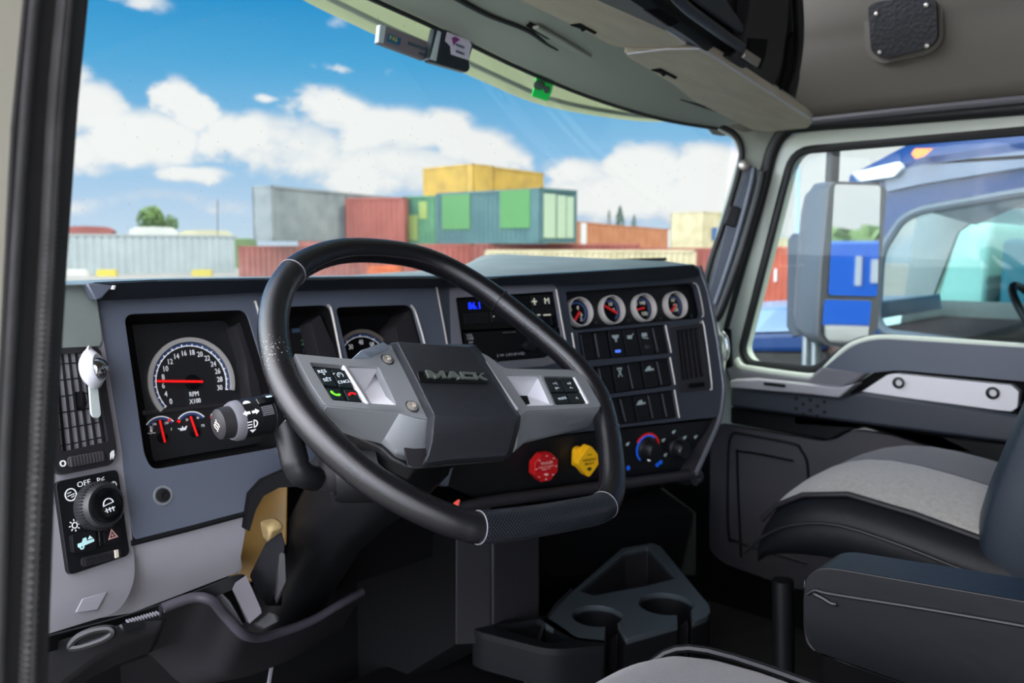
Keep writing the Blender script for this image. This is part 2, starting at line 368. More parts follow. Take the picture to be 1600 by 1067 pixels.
# passenger door: outer frame ring, painted frame, glass gasket
win = [(1240, 236), (1600, 205), (1720, 195), (1720, 548), (1600, 541), (1372, 527), (1335, 535), (1295, 566), (1274, 578), (1172, 568), (1160, 548)]
def dl(pts, c=0): return Dr.LL(pts, c)
winL = rnd(dl(win), [.05, 0, 0.02, .03, 0, .05, .04, .03, .03, .03, .02], 5)
door = MB().plate(Dr, rnd(dl([(1216, 208), (1720, 158), (1720, 1000), (1235, 915), (1132, 878), (1112, 850), (1118, 600)]), [.09, 0, 0, .02, .03, .03, .02], 6), [winL], -.05, .005).build('door_1', doorpaint, bevel=.006, **ST)
wl3 = [Dr.P(a, b_, .004) for a, b_ in winL]
MB().tube(wl3, .011, 8, closed=True).build('window_gasket', blackrub, door)
# dark weather seal round the door opening, headliner edge strips
seal = spline([Dr.X(x, y, .012) for x, y in [(1113, 640), (1118, 560), (1150, 440), (1190, 300), (1207, 235), (1228, 205), (1262, 196), (1400, 185), (1600, 168), (1720, 158)]], 6)
MB().tube(seal, .017, 10).build('trim_1', blackrub, **ST)
MB().tube(spline([Dr.X(x, y, .03) for x, y in [(1230, 196), (1262, 190), (1400, 175), (1600, 155), (1720, 145)]], 6), .009, 8).build('trim_2', mgrey, **ST)
pane = MB().plate(Dr, winL, (), -.03, -.026).build('window_2', sideg, **ST)

# front right pillar between the windshield and the door
Pl = Fr((2.12, 1.16, 0), (.6, -.8, 0), (0, 0, 1))
def PLX(x, y, c=0): return Pl.X(x, y, c)
pil = [(1040, 180), (1128, 196), (1163, 206), (1240, 190), (1228, 215), (1205, 240), (1185, 310), (1150, 440), (1118, 560), (1095, 640), (1060, 640), (1085, 560), (1106, 425), (1131, 330), (1158, 238), (1148, 214), (1116, 196)]
MB().poly([PLX(x, y) for x, y in pil[1:]], Pl.n*-.04).build('trim_3', header_c, bevel=.004, **ST)
gask = spline([PLX(x, y, .006) for x, y in [(1062, 184), (1100, 190), (1128, 198), (1150, 213), (1159, 240), (1150, 285), (1130, 350), (1106, 425), (1086, 540)]], 6)
MB().tube(gask, .008, 8).build('trim_4', blackrub, **ST)
MB().poly([PLX(x, y, .012) for x, y in [(1168, 258), (1180, 262), (1176, 300), (1147, 400), (1117, 500), (1100, 520), (1103, 470), (1135, 350)]], Pl.n*-.012).build('trim_5', slate, bevel=.004, **ST)

# windshield glass, leaning back; outside header band above it
def wtop(x): return V((x, 1.17, 0))
botY = lambda X: 1.56-.40*((X-1.18)/1.0)**2 if X > 1.18 else 1.56-.30*((X-1.18)/1.0)**2
rows = []
for k in range(9):
    t = k/8; rows.append([])
    for j in range(17):
        X = .02+2.12*j/16; yb = botY(X); yt = 1.17 - .04*((X-1.18))**2
        rows[-1].append((X, yb+(yt-yb)*t, -.11+(.50+.11)*t))
MB().sheet(rows, (0, .006, 0)).build('window_1', clearg, smooth=60, **ST)
# header: interior edge panel, plus the pale outer brow seen through the glass
Yh = Fr((0, 1.10, 0), (1, 0, 0), (0, 0, 1)); Yb = Fr((0, 1.22, 0), (1, 0, 0), (0, .3, 1))
hd_edge = [(380, -100), (480, -50), (590, -2), (700, 48), (800, 97), (900, 140), (980, 168), (1050, 187), (1122, 199)]
pts = spline([Yh.X(x, y) for x, y in hd_edge], 4)
_bk = [HD.X(x, y) for x, y in [(640, -118), (900, -110), (975, -6), (1066, 66), (1094, 80), (1260, 186)]]
def ymin(X):
    if X <= _bk[0].x: return _bk[0].y
    for a, b in zip(_bk, _bk[1:]):
        if a.x <= X <= b.x: return a.y+(b.y-a.y)*(X-a.x)/max(b.x-a.x, 1e-6)
    return _bk[-1].y
rows = [[p + V((0, .03, .02)) for p in pts], [p for p in pts], [p + V((0, -.012, .004)) for p in pts]]
tail = []
for p in pts:
    q = V((p.x, .98, 0)); dd = (HD.o - q).dot(HD.n)/HD.n.z; tail.append(V((q.x, q.y, dd)))
rows.append(tail)
t2 = []
for p in pts:
    q = V((p.x, ymin(p.x), 0)); dd = (HD.o - q).dot(HD.n)/HD.n.z; t2.append(V((q.x, q.y, dd)))
rows.append(t2)
MB().sheet(rows, (0, 0, .03)).build('trim_6', header_c, smooth=50, **ST)
MB().tube([p + V((0, .004, -.003)) for p in pts], .004, 6).build('trim_7', blackrub, **ST)
brow = [(300, -130), (400, -62), (490, -5), (560, 30), (620, 58), (700, 92), (770, 124), (850, 158), (930, 176), (1010, 187), (1070, 189)]
bp = spline([Yb.X(x, y) for x, y in brow], 4)
rows = [[V((p.x, p.y+.02, p.z)) for p in bp], [p + V((0, 0, .004)) for p in bp], [p + V((0, -.02, .06)) for p in bp], [p + V((0, -.03, .16)) for p in bp]]
MB().sheet(rows, (0, .012, 0)).build('trim_8', translucent('outer_brow_tint', (212, 216, 190)), smooth=50, **ST)
MB().tube([p + V((0, -.012, .006)) for p in bp], .005, 6).build('trim_9', header_c, **ST)

# groove and slot in the header panel
def hx(x, y, c=0): return HD.X(x, y, c)
MB().tube(spline([hx(x, y, .004) for x, y in [(700, -10), (760, 22), (822, 46), (860, 70), (920, 98), (990, 128), (1060, 152), (1125, 174)]], 5), .0045, 6).build('trim_10', blackrub, **ST)
slot = thing('pull_strap', hx(870, 68), 'long narrow dark slot with a pale pull strap in the grey panel above the windshield', 'strap')
MB().poly([hx(x, y, .004) for x, y in [(822, 41), (828, 37), (868, 58), (926, 92), (926, 99), (918, 101)]], HD.n*-.006).build('slot', matte, slot)
MB().poly([hx(x, y, .009) for x, y in [(832, 45), (842, 44), (924, 90), (921, 96), (880, 74)]], HD.n*-.005).build('strap', header_c, slot, bevel=.001)

# driver's side door opening on the left: body, rubber seals
Ls = Fr((.19, .50, 0), (.8, .6, 0), (0, 0, 1))
def lx(x, y, c=0): return Ls.X(x, y, c)
MB().poly([lx(x, y, -.002) for x, y in [(-260, -140), (60, -140), (30, 260), (14, 700), (2, 1220), (-260, 1220)]], Ls.n*-.05).build('trim_11', cream, **ST)
MB().poly([lx(x, y) for x, y in [(44, -140), (142, -140), (133, 0), (120, 160), (103, 400), (84, 700), (70, 1070), (66, 1220), (-20, 1220), (-12, 900), (0, 640), (22, 200), (41, 0)]], Ls.n*-.0018).build('trim_12', rubber, **ST)
MB().tube([lx(x, y, -.004) for x, y in [(132, -140), (125, 0), (109, 160), (92, 400), (74, 700), (60, 1070), (55, 1220)]], .0042, 12).build('trim_13', rubber, **ST)
MB().tube([lx(x, y, .0) for x, y in [(60, -140), (52, 0), (38, 160), (22, 400), (6, 700), (-4, 1070), (-8, 1220)]], .0035, 10).build('trim_14', rubber, **ST)
rib = MB(); path = spline([lx(x, y, .002) for x, y in [(108, -140), (100, 0), (86, 160), (73, 400), (57, 700), (41, 1070), (36, 1220)]], 22)
n = 190
for i in range(n):
    t = i/n*(len(path)-1.001); j = int(t); p = path[j].lerp(path[j+1], t-j); tt = (path[j+1]-path[j]).normalized()
    f = Fr(p, Ls.h, tt); rib.box(f, -.0036, -.0009, .0036, .0009, -.003, .0042)
rib.tube(path, .0036, 8, flat=1)
rib.build('trim_15', mat('ribbed_rubber', (74, 73, 74), .6, var=.35, vscale=50), **ST)

# ================================================================== passenger door trim
def dpoly(pts, c0, c1, name, m, bevel=.006, par=door, r=0, **k):
    pl = dl(pts, c1); pl = rnd(pl, r, 5) if r else pl
    return MB().plate(Dr, pl, (), c0, c1).build(name, m, par, bevel=bevel, **k)
dpoly([(1270, 590), (1298, 566), (1336, 537), (1374, 529), (1600, 543), (1720, 552), (1720, 640), (1600, 596), (1400, 578), (1350, 584), (1300, 586)], 0, .045, 'upper_panel', slate, .012, r=[.01, .03, .04, .05, 0, 0, 0, 0, .03, .02, .02])
dpoly([(1132, 572), (1160, 577), (1262, 590), (1283, 573), (1352, 584), (1324, 607), (1288, 604), (1140, 600)], 0, .05, 'corner_sill', mgrey, .008)
dpoly([(1140, 594), (1175, 592), (1310, 606), (1336, 600), (1310, 622), (1260, 616), (1140, 606)], 0, .085, 'switch_ledge', lgrey, .004)
dpoly([(1141, 603), (1312, 621), (1345, 612), (1600, 650), (1720, 668), (1720, 716), (1600, 696), (1141, 636)], 0, .07, 'armrest_band', slate_dk, .008)
dpoly([(1312, 616), (1372, 578), (1410, 577), (1600, 597), (1720, 610), (1720, 668), (1600, 655), (1345, 615)], 0, .03, 'handle_recess', matte, .004)
pl = dpoly([(1346, 612), (1386, 586), (1400, 584), (1580, 602), (1592, 612), (1590, 636), (1580, 643), (1560, 641)], .03, .06, 'grab_plate', silver_lt, .006, label='pale grey plate with two dark screw holes')
for q, (x, y) in enumerate([(1404, 598), (1551, 614)]):
    a, b_ = Dr.L(x, y, .062); MB().lathe(Dr, a, b_, [(.0, .055), (.013, .055), (.014, .064), (.009, .066), (.007, .058), (0, .058)], 20).build('screw_hole', black, pl)
dpoly([(1141, 636), (1600, 696), (1720, 712), (1720, 760), (1600, 745), (1350, 668), (1330, 672), (1305, 686), (1290, 688), (1141, 662)], 0, .04, 'undercut', black, .006)
dpoly([(1118, 662), (1290, 690), (1335, 672), (1520, 700), (1720, 745), (1720, 1000), (1235, 918), (1130, 880), (1108, 860), (1110, 690)], 0, .03, 'lower_panel', pinkgrey, .006, r=.02)
MB().tube(spline([Dr.X(x, y, .032) for x, y in [(1148, 676), (1236, 692), (1252, 704), (1262, 730), (1262, 800)]], 5), .004, 6).build('panel_groove', black, door)
MB().tube(spline([Dr.X(x, y, .032) for x, y in [(1262, 880), (1200, 862), (1150, 845), (1138, 830), (1138, 700), (1148, 676)]], 5), .004, 6).build('panel_groove', black, door)
MB().tube(spline([Dr.X(x, y, .032) for x, y in [(1158, 870), (1152, 720), (1160, 706), (1240, 720)]], 5), .003, 6).build('panel_groove', matte, door)
MB().tube(spline([Dr.X(x, y, .036) for x, y in [(1286, 580), (1302, 563), (1318, 548), (1338, 536), (1374, 528), (1450, 531), (1600, 542), (1720, 551)]], 6), .008, 10).build('sill_highlight', doorpaint, door)  # pale tubes paint in the bright highlight along the sill
MB().tube(spline([Dr.X(x, y, .04) for x, y in [(1150, 560), (1158, 572), (1180, 577), (1262, 588), (1280, 584)]], 6), .009, 10).build('sill_highlight', doorpaint, door)
g = MB()
for i in range(4):
    for j in range(5):
        x, y = 1244+j*11, 622+i*8+j*1.4
        if (i+j) % 2 == 0: a, b_ = Dr.L(x, y, .071); g.box(Dr, a-.004, b_-.004, a+.004, b_+.004, .07, .0715)
g.build('speaker_holes', black, door)
sw = MB(); a, b_ = Dr.L(1210, 601, .086); 
sw.box(Dr, a-.03, b_-.004, a+.03, b_+.004, .075, .088); sw.build('window_switch', black, door, bevel=.002)
# ================================================================== ribbed pillar grab handle
gh = thing('grab_handle', PLX(1140, 400, .03), 'black grab handle with a blue-grey sheen on the right windshield pillar', 'handle')
MB().tube(spline([PLX(x, y, .045) for x, y in [(1192, 268), (1186, 300), (1158, 395), (1128, 480), (1116, 500)]], 6), .013, 12).build('grip', black, gh)
MB().tube(spline([PLX(x, y, .03) for x, y in [(1178, 262), (1172, 296), (1146, 390), (1118, 475)]], 6), .007, 10).build('bar', slate, gh)
MB().lathe(Pl.at(*Pl.L(1162, 258, .02), .02), 0, 0, [(0, 0), (.014, 0), (.014, .012), (.008, .014), (0, .014)], 16).build('mount_screw', steel, gh)
MB().poly([PLX(x, y, .022) for x, y in [(1142, 320), (1158, 325), (1149, 356), (1131, 350)]], Pl.n*-.01).build('mount', black, gh, bevel=.003)

# ================================================================== headliner things
def visor(pts, r, label, hookpt, edge):
    p = [hx(x, y, .02) for x, y in pts]; t = thing('sun_visor', sum(p, V())/len(p), label, 'sun visor', 'folded sun visors above the windshield')
    fr = HD.at(0, 0, 0); l = rnd(fr.LL(pts, .02), r, 5)
    MB().plate(fr, l, (), .004, .02).build('panel', visor_m, t, bevel=.006, seg=3)
    MB().tube([fr.P(a, b, .0195) for a, b in fr.LL(edge, .0195)], .003, 8).build('piping', silver_lt, t)
    a, b = fr.L(*hookpt, .021)
    MB().poly([hx(hookpt[0]+dx, hookpt[1]+dy, .022) for dx, dy in [(-21, -2), (-6, -4), (20, 10), (17, 12), (4, 5), (-2, 8), (-6, 3)]], HD.n*-.004).build('clip', matte, t)
    return t
visor([(640, -120), (900, -120), (978, -4), (1072, 62), (1072, 70), (1060, 73), (962, 74), (900, 42), (808, -2)], [0, 0, .01, .01, .01, .01, .02, .01, 0], 'pale folded sun visor nearer the driver, cut off by the top of the photo', (912, 42), [(978, -2), (1071, 66)])
visor([(975, 82), (1000, 77), (1090, 74), (1125, 92), (1262, 180), (1270, 190), (1262, 200), (1200, 206), (1175, 203), (1085, 158), (1050, 130), (985, 92)], [.005, .02, .03, .02, .01, .01, .01, .02, .02, .01, .01, .005], 'long pale folded sun visor reaching down to the right windshield pillar', (1038, 112), [(980, 83), (1040, 76), (1092, 75), (1122, 92), (1264, 184)])

oc = thing('overhead_console', (1.6, .8, .42), 'black overhead console with a silver latch above the right sun visor', 'console')
Ko = Fr((1.01, .70, .356), (1.09, .23, .034), (0, -.3, .95))
if Ko.n.dot(FW) > 0: Ko = Fr(Ko.o, -Ko.h, Ko.v)
def kx(x, y, c=0): return Ko.X(x, y, c)
MB().poly([kx(x, y, -.02) for x, y in [(900, -120), (985, 0), (1080, 62), (1100, 78), (1262, 186), (1240, 170), (1250, 120), (1252, 40), (1236, -120)]], Ko.n*-.25).build('housing', black, oc, bevel=.005)
MB().poly([kx(x, y, .004) for x, y in [(1140, 90), (1162, 66), (1170, 20), (1178, -60), (1236, -60), (1232, 30), (1222, 100), (1206, 142), (1182, 128)]], Ko.n*-.03).build('end_panel', dgrey, oc, bevel=.003)
MB().tube(spline([kx(x, y, .01) for x, y in [(1020, -60), (1060, 0), (1110, 40), (1158, 74)]], 5), .009, 10).build('ridge', slate_dk, oc)
MB().poly([kx(x, y, .0) for x, y in [(1030, -40), (1108, -40), (1164, 40), (1163, 52), (1155, 52)]], Ko.n*-.01).build('door', slate_dk, oc, bevel=.004)
MB().poly([kx(x, y, .006) for x, y in [(1170, 60), (1200, 62), (1196, 88), (1188, 108), (1166, 92)]], Ko.n*-.012).build('latch_recess', matte, oc)
MB().poly([kx(x, y, .012) for x, y in [(1167, 77), (1190, 92), (1184, 106), (1162, 91)]], Ko.n*-.008).build('latch', steel, oc, bevel=.002)
MB().poly([kx(x, y, .006) for x, y in [(1010, 16), (1032, 14), (1062, 34), (1048, 42)]], Ko.n*-.006).build('grille', matte, oc)
MB().tube(spline([kx(x, y, -.006) for x, y in [(1240, -60), (1246, 0), (1248, 60), (1240, 120), (1226, 158)]], 5), .012, 10).build('side_rim', dgrey, oc)
MB().poly([kx(x, y, .004) for x, y in [(1234, 60), (1240, 50), (1240, 100), (1226, 150), (1218, 142), (1228, 104)]], Ko.n*-.006).build('side_slot', matte, oc)

Sp = Fr((2.125, .6, .5), (0, -1, 0), (-.14, 0, 1))
if Sp.n.dot(FW) > 0: Sp = Fr(Sp.o, -Sp.h, Sp.v)
spt = thing('speaker', Sp.X(1410, 45), 'black speaker grille with four screws in the upper right side panel', 'speaker')
ls = rnd(Sp.LL([(1357, 10), (1372, 3), (1450, -8), (1464, 2), (1466, 60), (1452, 76), (1380, 92), (1362, 82)], .01), .02, 5)
ls0 = rnd(Sp.LL([(1350, 5), (1370, -6), (1456, -16), (1474, 0), (1474, 66), (1456, 84), (1378, 101), (1354, 86)], .0), .03, 5)
MB().plate(Sp, ls0, (), -.03, .004).build('surround', beige, spt, bevel=.006)
MB().plate(Sp, ls, (), 0, .014).build('grille', spk, spt, bevel=.005)
for x, y in [(1369, 22), (1447, 8), (1374, 82), (1448, 72)]:
    a, b = Sp.L(x, y, .016); MB().lathe(Sp, a, b, [(0, .012), (.0045, .012), (.0045, .017), (0, .018)], 12).build('screw', steel, spt)
# ================================================================== dashboard
dash = thing('dashboard', (1.1, 1.1, -.6), 'grey wraparound truck dashboard with round gauges, rocker switches and air vents', 'dashboard')
def part(name, m, fr, pts, c0, c1, r=0, holes=(), par=dash, bevel=.003, **k):
    o = fr.LL(pts, c1); o = rnd(o, r, 5) if r else o
    return MB().plate(fr, o, holes, c0, c1).build(name, m, par, bevel=bevel, **k)

# --- instrument fascia (three bays)
bayA = rnd(Cl.LL([(194, 491), (384, 484), (420, 600), (446, 697), (238, 734), (226, 712)]), [.012, .012, .01, .02, .02, .02], 5)
bayB = rnd(Cl.LL([(402, 481), (514, 476.5), (545, 600), (556, 680), (462, 695)]), [.01, .012, 0, .01, .01], 5)
bayC = rnd(Cl.LL([(524.5, 480), (643, 476), (676, 600), (690, 690), (575, 690)]), [.01, .015, 0, .01, .01], 5)
fas = part('instrument_fascia', slate, Cl, [(151, 470), (400, 455), (696, 449), (700, 560), (716, 700), (700, 760), (470, 725), (444, 735), (412, 749), (392, 770), (387, 799), (209, 846), (190, 720)], -.012, 0, [0, 0, 0, 0, 0, 0, .02, .02, .02, .02, .01, .01, 0], (bayA, bayB, bayC), bevel=.002)
# recess walls behind each bay
def inset(loop, d):
    cx = sum(p[0] for p in loop)/len(loop); cy = sum(p[1] for p in loop)/len(loop); return [(cx+(x-cx)*(1-d), cy+(y-cy)*(1-d)) for x, y in loop]
def recess(loop, depth, m, name, par, flare=.06):
    inn = inset(loop, flare); n = len(loop); mb = MB()
    mb.add([Cl.P(x, y, -.002) for x, y in loop]+[Cl.P(x, y, -depth) for x, y in inn], [(i, (i+1) % n, n+(i+1) % n, n+i) for i in range(n)]+[tuple(range(n, 2*n))])
    return mb.build(name, m, par)
recess(bayA, .05, matte, 'recess_lining', dash); recess(bayB, .05, matte, 'recess_lining', dash); recess(bayC, .05, matte, 'recess_lining', dash)
# highlights on the bay bevels, painted in as pale tubes
for pts in ([(398, 470), (403, 484), (420, 560), (436, 640), (446, 700), (434, 704)], [(512, 477), (517, 482), (524, 515), (533, 560), (548, 640)], [(642, 477), (648, 485), (656, 510), (663, 536), (680, 620)]):
    MB().tube(spline([Cl.X(x, y, .001) for x, y in pts], 5), .0019, 8).build('bay_highlight', trimsil, dash)
part('gauge_plate', faceM, Cl, [(206, 505), (372, 497), (420, 690), (240, 722)], -.052, -.046, .006)
part('pillar_ledge', dgrey, Cl, [(368, 508), (384, 498), (396, 560), (412, 634), (394, 636), (384, 560)], -.046, -.02, .003)
part('lower_ledge', dgrey, Cl, [(222, 640), (300, 633), (420, 620), (424, 628), (300, 641), (224, 650)], -.048, -.043, 0)
part('pillar_ledge', dgrey, Cl, [(486, 503), (500, 492), (530, 560), (528, 640), (508, 640), (500, 560)], -.046, -.012, .003)
part('side_wall', dgrey, Cl, [(618, 510), (640, 484), (662, 545), (680, 620), (640, 640)], -.048, -.006, .003)

def arcpts(cx, cy, R, a0, a1, n): return [(cx+R*math.cos(T(a0+(a1-a0)*i/n)), cy+R*math.sin(T(a0+(a1-a0)*i/n))) for i in range(n+1)]
def gauge(name, px, py, R, a0, a1, labels, needle, sub, ringm, minor=1, ts=.17, label=None, full=False, fr=Cl, c=-.045):
    cx, cy = fr.L(px, py, c); n = 48
    ring = MB()
    o = arcpts(cx, cy, R, a0, a1, n); i_ = arcpts(cx, cy, R*.90, a1, a0, n); ring.plate(fr, o+i_, (), c, c+.004)
    g = ring.build(name, ringm, dash, bevel=.0008, **({'label': label} if label else {}))
    bl = MB(); bl.plate(fr, arcpts(cx, cy, R*.885, a0, a1, n)+arcpts(cx, cy, R*.82, a1, a0, n), (), c, c+.0008); bl.build('scale_band', mat('scale_blue', (48, 66, 108), .5), g)
    tk = MB(); tk.plate(fr, arcpts(cx, cy, R*.825, a0, a1, n)+arcpts(cx, cy, R*.805, a1, a0, n), (), c, c+.0012)
    k = len(labels)
    for i in range(k):
        for s_ in range(minor+1):
            if i == k-1 and s_: break
            a = T(a0+(a1-a0)*(i+s_/(minor+1))/(k-1)); l = .86 if s_ == 0 else .84
            d = V((math.cos(a), math.sin(a))); tk.bar(fr, V((cx, cy))+d*R*.80, V((cx, cy))+d*R*l, R*.025, c, c+.0013)
        a = T(a0+(a1-a0)*i/(k-1)); tk.text(fr, cx+math.cos(a)*R*.66, cy+math.sin(a)*R*.66, labels[i], R*ts, c+.0004, sx=.8)
    for (dx, dy, s, q) in sub: tk.text(fr, cx+dx*R, cy+dy*R, s, R*q, c+.0004, sx=.8)
    tk.build('numerals', white, g)
    if needle is not None:
        nd = MB(); d = V((math.cos(T(needle)), math.sin(T(needle)))); nd.bar(fr, V((cx, cy))-d*R*.2, V((cx, cy))+d*R*.84, R*.05, c+.006, c+.0075); nd.build('needle', red, g)
        MB().lathe(fr, cx, cy, [(0, c), (R*.17, c), (R*.16, c+.004), (0, c+.005)], 24).build('needle_hub', gloss_b, g)
    return g
gauge('tachometer', 300, 597, .0595, 214, -18, ['0', '4', '6', '8', '10', '12', '14', '16', '18', '20', '22', '24', '26', '28', '30'], 173, [(0, -.27, 'RPM', .15), (0, -.43, 'X100', .15)], mat('gauge_ring', (178, 176, 172), .35, metal=.3), label='round tachometer with a pale ring and a red needle near 6')
gauge('speedometer', 570, 574, .060, 215, -35, ['0', '10', '20', '30', '40', '50', '60', '70', '80'], None, [], mat('gauge_ring_dim', (120, 112, 106), .4, metal=.3), 1, .19, label='speedometer half hidden behind the wheel hub')
def mini(name, arc, piv, tip, redpt, labs, icon):
    l, t, r = [V(Cl.L(x, y, -.045)) for x, y in arc]
    mid = (l+r)/2; hlf = (r-l).length/2; sag = (t-mid).length; R = (hlf*hlf+sag*sag)/2/sag; up = (t-mid).normalized(); ctr = t-up*R
    a0 = math.degrees(math.atan2((l-ctr).y, (l-ctr).x)); a1 = math.degrees(math.atan2((r-ctr).y, (r-ctr).x))
    if a0 < a1: a0 += 360
    n = 16; c = -.045
    g = MB().plate(Cl, arcpts(ctr.x, ctr.y, R, a0, a1, n)+arcpts(ctr.x, ctr.y, R*.94, a1, a0, n), (), c, c+.001).build(name, white, dash)
    MB().plate(Cl, arcpts(ctr.x, ctr.y, R*.93, a0, a1, n)+arcpts(ctr.x, ctr.y, R*.80, a1, a0, n), (), c, c+.0008).build('scale_band', MAT['scale_blue'], g)
    p = V(Cl.L(*piv, c)); q = V(Cl.L(*tip, c)); e = p+(p-q)*.28
    MB().bar(Cl, e, q, .0022, c+.004, c+.0055).build('needle', red, g)
    MB().lathe(Cl, p.x, p.y, [(0, c), (.0068, c), (.0062, c+.003), (0, c+.004)], 20).build('needle_hub', gloss_b, g)
    a = T(redpt); MB().bar(Cl, ctr+V((math.cos(a), math.sin(a)))*R*.8, ctr+V((math.cos(a), math.sin(a)))*R*.97, .003, c, c+.0015).build('warning_mark', red, g)
    tx = MB()
    for x, y, s, sz in labs: a, b = Cl.L(x, y, c); tx.text(Cl, a, b, s, sz, c, sx=.8)
    if icon == 'temp':
        a, b = Cl.L(236, 673, c); tx.box(Cl, a-.0006, b, a+.0006, b+.006, c, c+.001); tx.lathe(Cl, a, b, [(0, c), (.0016, c), (.0016, c+.001), (0, c+.001)], 10)
        for k in (0, 1): tx.box(Cl, a+.0015, b+.002+k*.0022, a+.003, b+.0026+k*.0022, c, c+.001)
        tx.tube([Cl.P(a-.005+i*.00125, b-.003+math.sin(i*1.57)*.0007, c+.0005) for i in range(9)], .0004, 6)
    elif icon == 'oil':
        a, b = Cl.L(286, 670, c); tx.plate(Cl, [(a-.004, b-.002), (a+.003, b-.002), (a+.006, b+.003), (a+.0045, b+.0032), (a+.0025, b+.0014), (a-.004, b+.0014)], (), c, c+.001); tx.box(Cl, a-.001, b+.0014, a, b+.0035, c, c+.001); tx.bar(Cl, (a-.004, b), (a-.0068, b+.0015), .0008, c, c+.001)
    tx.build('numerals', white, g)
    return g
mini('coolant_gauge', [(229, 664), (250, 650), (272, 657)], (253.5, 684), (247, 657), 52, [(241, 663, '100', .0045), (260, 661, '230', .0045), (268, 671, 'F', .005)], 'temp')
mini('oil_gauge', [(280, 656), (301, 642.5), (321, 649)], (303.5, 675), (295, 651), 142, [(292, 656, '30', .0045), (309, 653, '90', .0045), (317, 665, 'PSI', .0048)], 'oil')
mini('fuel_gauge', [(330, 650), (350, 636), (371, 643)], (353, 669), (344, 645), 142, [(341, 649, 'E', .0045), (360, 646, 'F', .0045)], '')
# centre display
ds = part('display_screen', gloss_b, Cl, [(448, 505), (484, 503), (500, 560), (508, 640), (470, 640)], -.048, -.044, .003, label='dark driver display with faint green readout')
tx = MB(); a, b = Cl.L(476, 535, -.043); tx.text(Cl, a, b, '25', .012, -.044); tx.build('readout', mat('dim_green', (70, 110, 80), .5, emit=((70, 120, 80), .1)), ds)
tx = MB(); a, b = Cl.L(480, 548, -.043); tx.text(Cl, a, b, '13.0', .009, -.044); a, b = Cl.L(468, 516, -.043); tx.box(Cl, a-.012, b-.003, a+.012, b+.003, -.044, -.0435); tx.build('readout_marks', mat('dim_blue', (52, 74, 94), .5), ds)
a, b = Cl.L(254.5, 774, 0); sc = MB().lathe(Cl, a, b, [(0, -.004), (.006, -.004), (.0095, .001), (.0115, .0012), (.012, 0), (0, 0)], 28).build('screw_cup', silver, dash)
MB().lathe(Cl, a, b, [(0, .0005), (.0078, .0005), (.0074, .003), (.004, .0035), (.0035, .001), (0, .001)], 20).build('screw', mat('dark_screw', (42, 42, 44), .4, metal=.6), sc)
# --- lower knee panel below the fascia
Kn = Fr(Cl.X(209, 846, -.004), (1, 0, 0), (0, -.12, 1))
part('knee_panel', lgrey, Kn, [(150, 850), (209, 848), (388, 800), (380, 850), (372, 894), (205, 958), (140, 968)], -.03, 0, [0, 0, .004, 0, .006, 0, 0], bevel=.003)
MB().tube([Cl.X(x, y, .0) for x, y in [(205, 849), (300, 825), (386, 802)]], .0035, 8).build('panel_gap', black, dash)
MB().poly([Kn.X(x, y, -.001) for x, y in [(371, 895), (376, 868), (378, 886), (374, 896)]], V((0, .05, 0))).build('panel_lip', lgrey, dash)

# --- hood lip over the instruments
def lip(fr, top, bot, c_, name, m, par=dash, back=.05):
    A = [fr.X(x, y, c_) for x, y in top]; B = [fr.X(x, y, c_*.5) for x, y in bot]
    bk = -fr.n*back; bk.z = 0
    mb = MB(); mb.sheet([[p + bk for p in A], A, B, [q + bk + V((0, 0, .01)) for q in B]], None)
    return mb
hl = [(136, 444), (150, 441), (240, 437), (400, 434.5), (560, 432.5), (700, 431.5)]; hb = [(142, 462), (152, 470), (240, 466), (400, 457), (560, 452), (700, 448)]
lip(Cl, hl, hb, .035, 'h', hood).build('hood_lip', hood, dash, smooth=30)
MB().poly([Cl.X(x, y, .037) for x, y in [(135, 444), (141, 442), (178, 446), (160, 466), (150, 470)]], V((0, .02, 0))).build('hood_end_cap', slate, dash, bevel=.002)
MB().poly([Cl.X(x, y, .038) for x, y in [(176, 446), (182, 446), (180, 453), (174, 452)]], V((0, .01, 0))).build('cap_clip', silver_lt, dash, bevel=.001)
hs = [(700, 432.5), (765, 432.5), (900, 425), (1000, 419), (1070, 414.5), (1084, 414), (1092, 418)]; hq = [(700, 449), (770, 447), (900, 443), (1000, 438), (1070, 434), (1086, 433), (1094, 430)]
lip(Sk, hs, hq, .035, 'h', hood).build('hood_lip', hood, dash, smooth=30)
# --- dash top
def tp(x, y, z): r = ray(x, y); return r*(z/r.z)
front = [Cl.X(x, y, .033) for x, y in hl[1:]] + [Sk.X(x, y, .033) for x, y in hs[1:]]
front = [q for a, b in zip(front, front[1:]) for q in [a.lerp(b, k/5) for k in range(5)]] + [front[-1]]
front = [V((.05, front[0].y-.03, front[0].z-.002))] + [V((.3, front[0].y, front[0].z))] + front
rows = [[], [], [], [], [], []]
for p in front:
    yb = botY(min(p.x, 2.0)) - .01 if p.x < 1.0 else max(p.y+.05, botY(min(p.x*1.02, 2.1))-.01)
    r_ = max(0, min(1, (p.x-.85)/.35))
    for k, t in enumerate((0, .12, .3, .5, .75, 1)):
        X_ = p.x + .12*t*(p.x > 1.0); r_ = max(0, min(1, (X_-(.98+.50*t))/.07)) if k else 0
        rows[k].append(V((X_, p.y+(yb-p.y)*t, p.z + (.0 if k == 0 else .001) + t*(-.012*(1-r_)+.014*r_) + .004*r_)))
MB().sheet(rows, (0, 0, -.003)).build('dash_top', ddash, dash, smooth=60)
MB().sheet([[p + V((0, .002, .0015)) for p in front], [p + V((0, -.0015, -.0015)) for p in front]], (0, .004, 0)).build('top_edge_piping', mat('piping_blue_grey', (120, 146, 160), .35), dash)

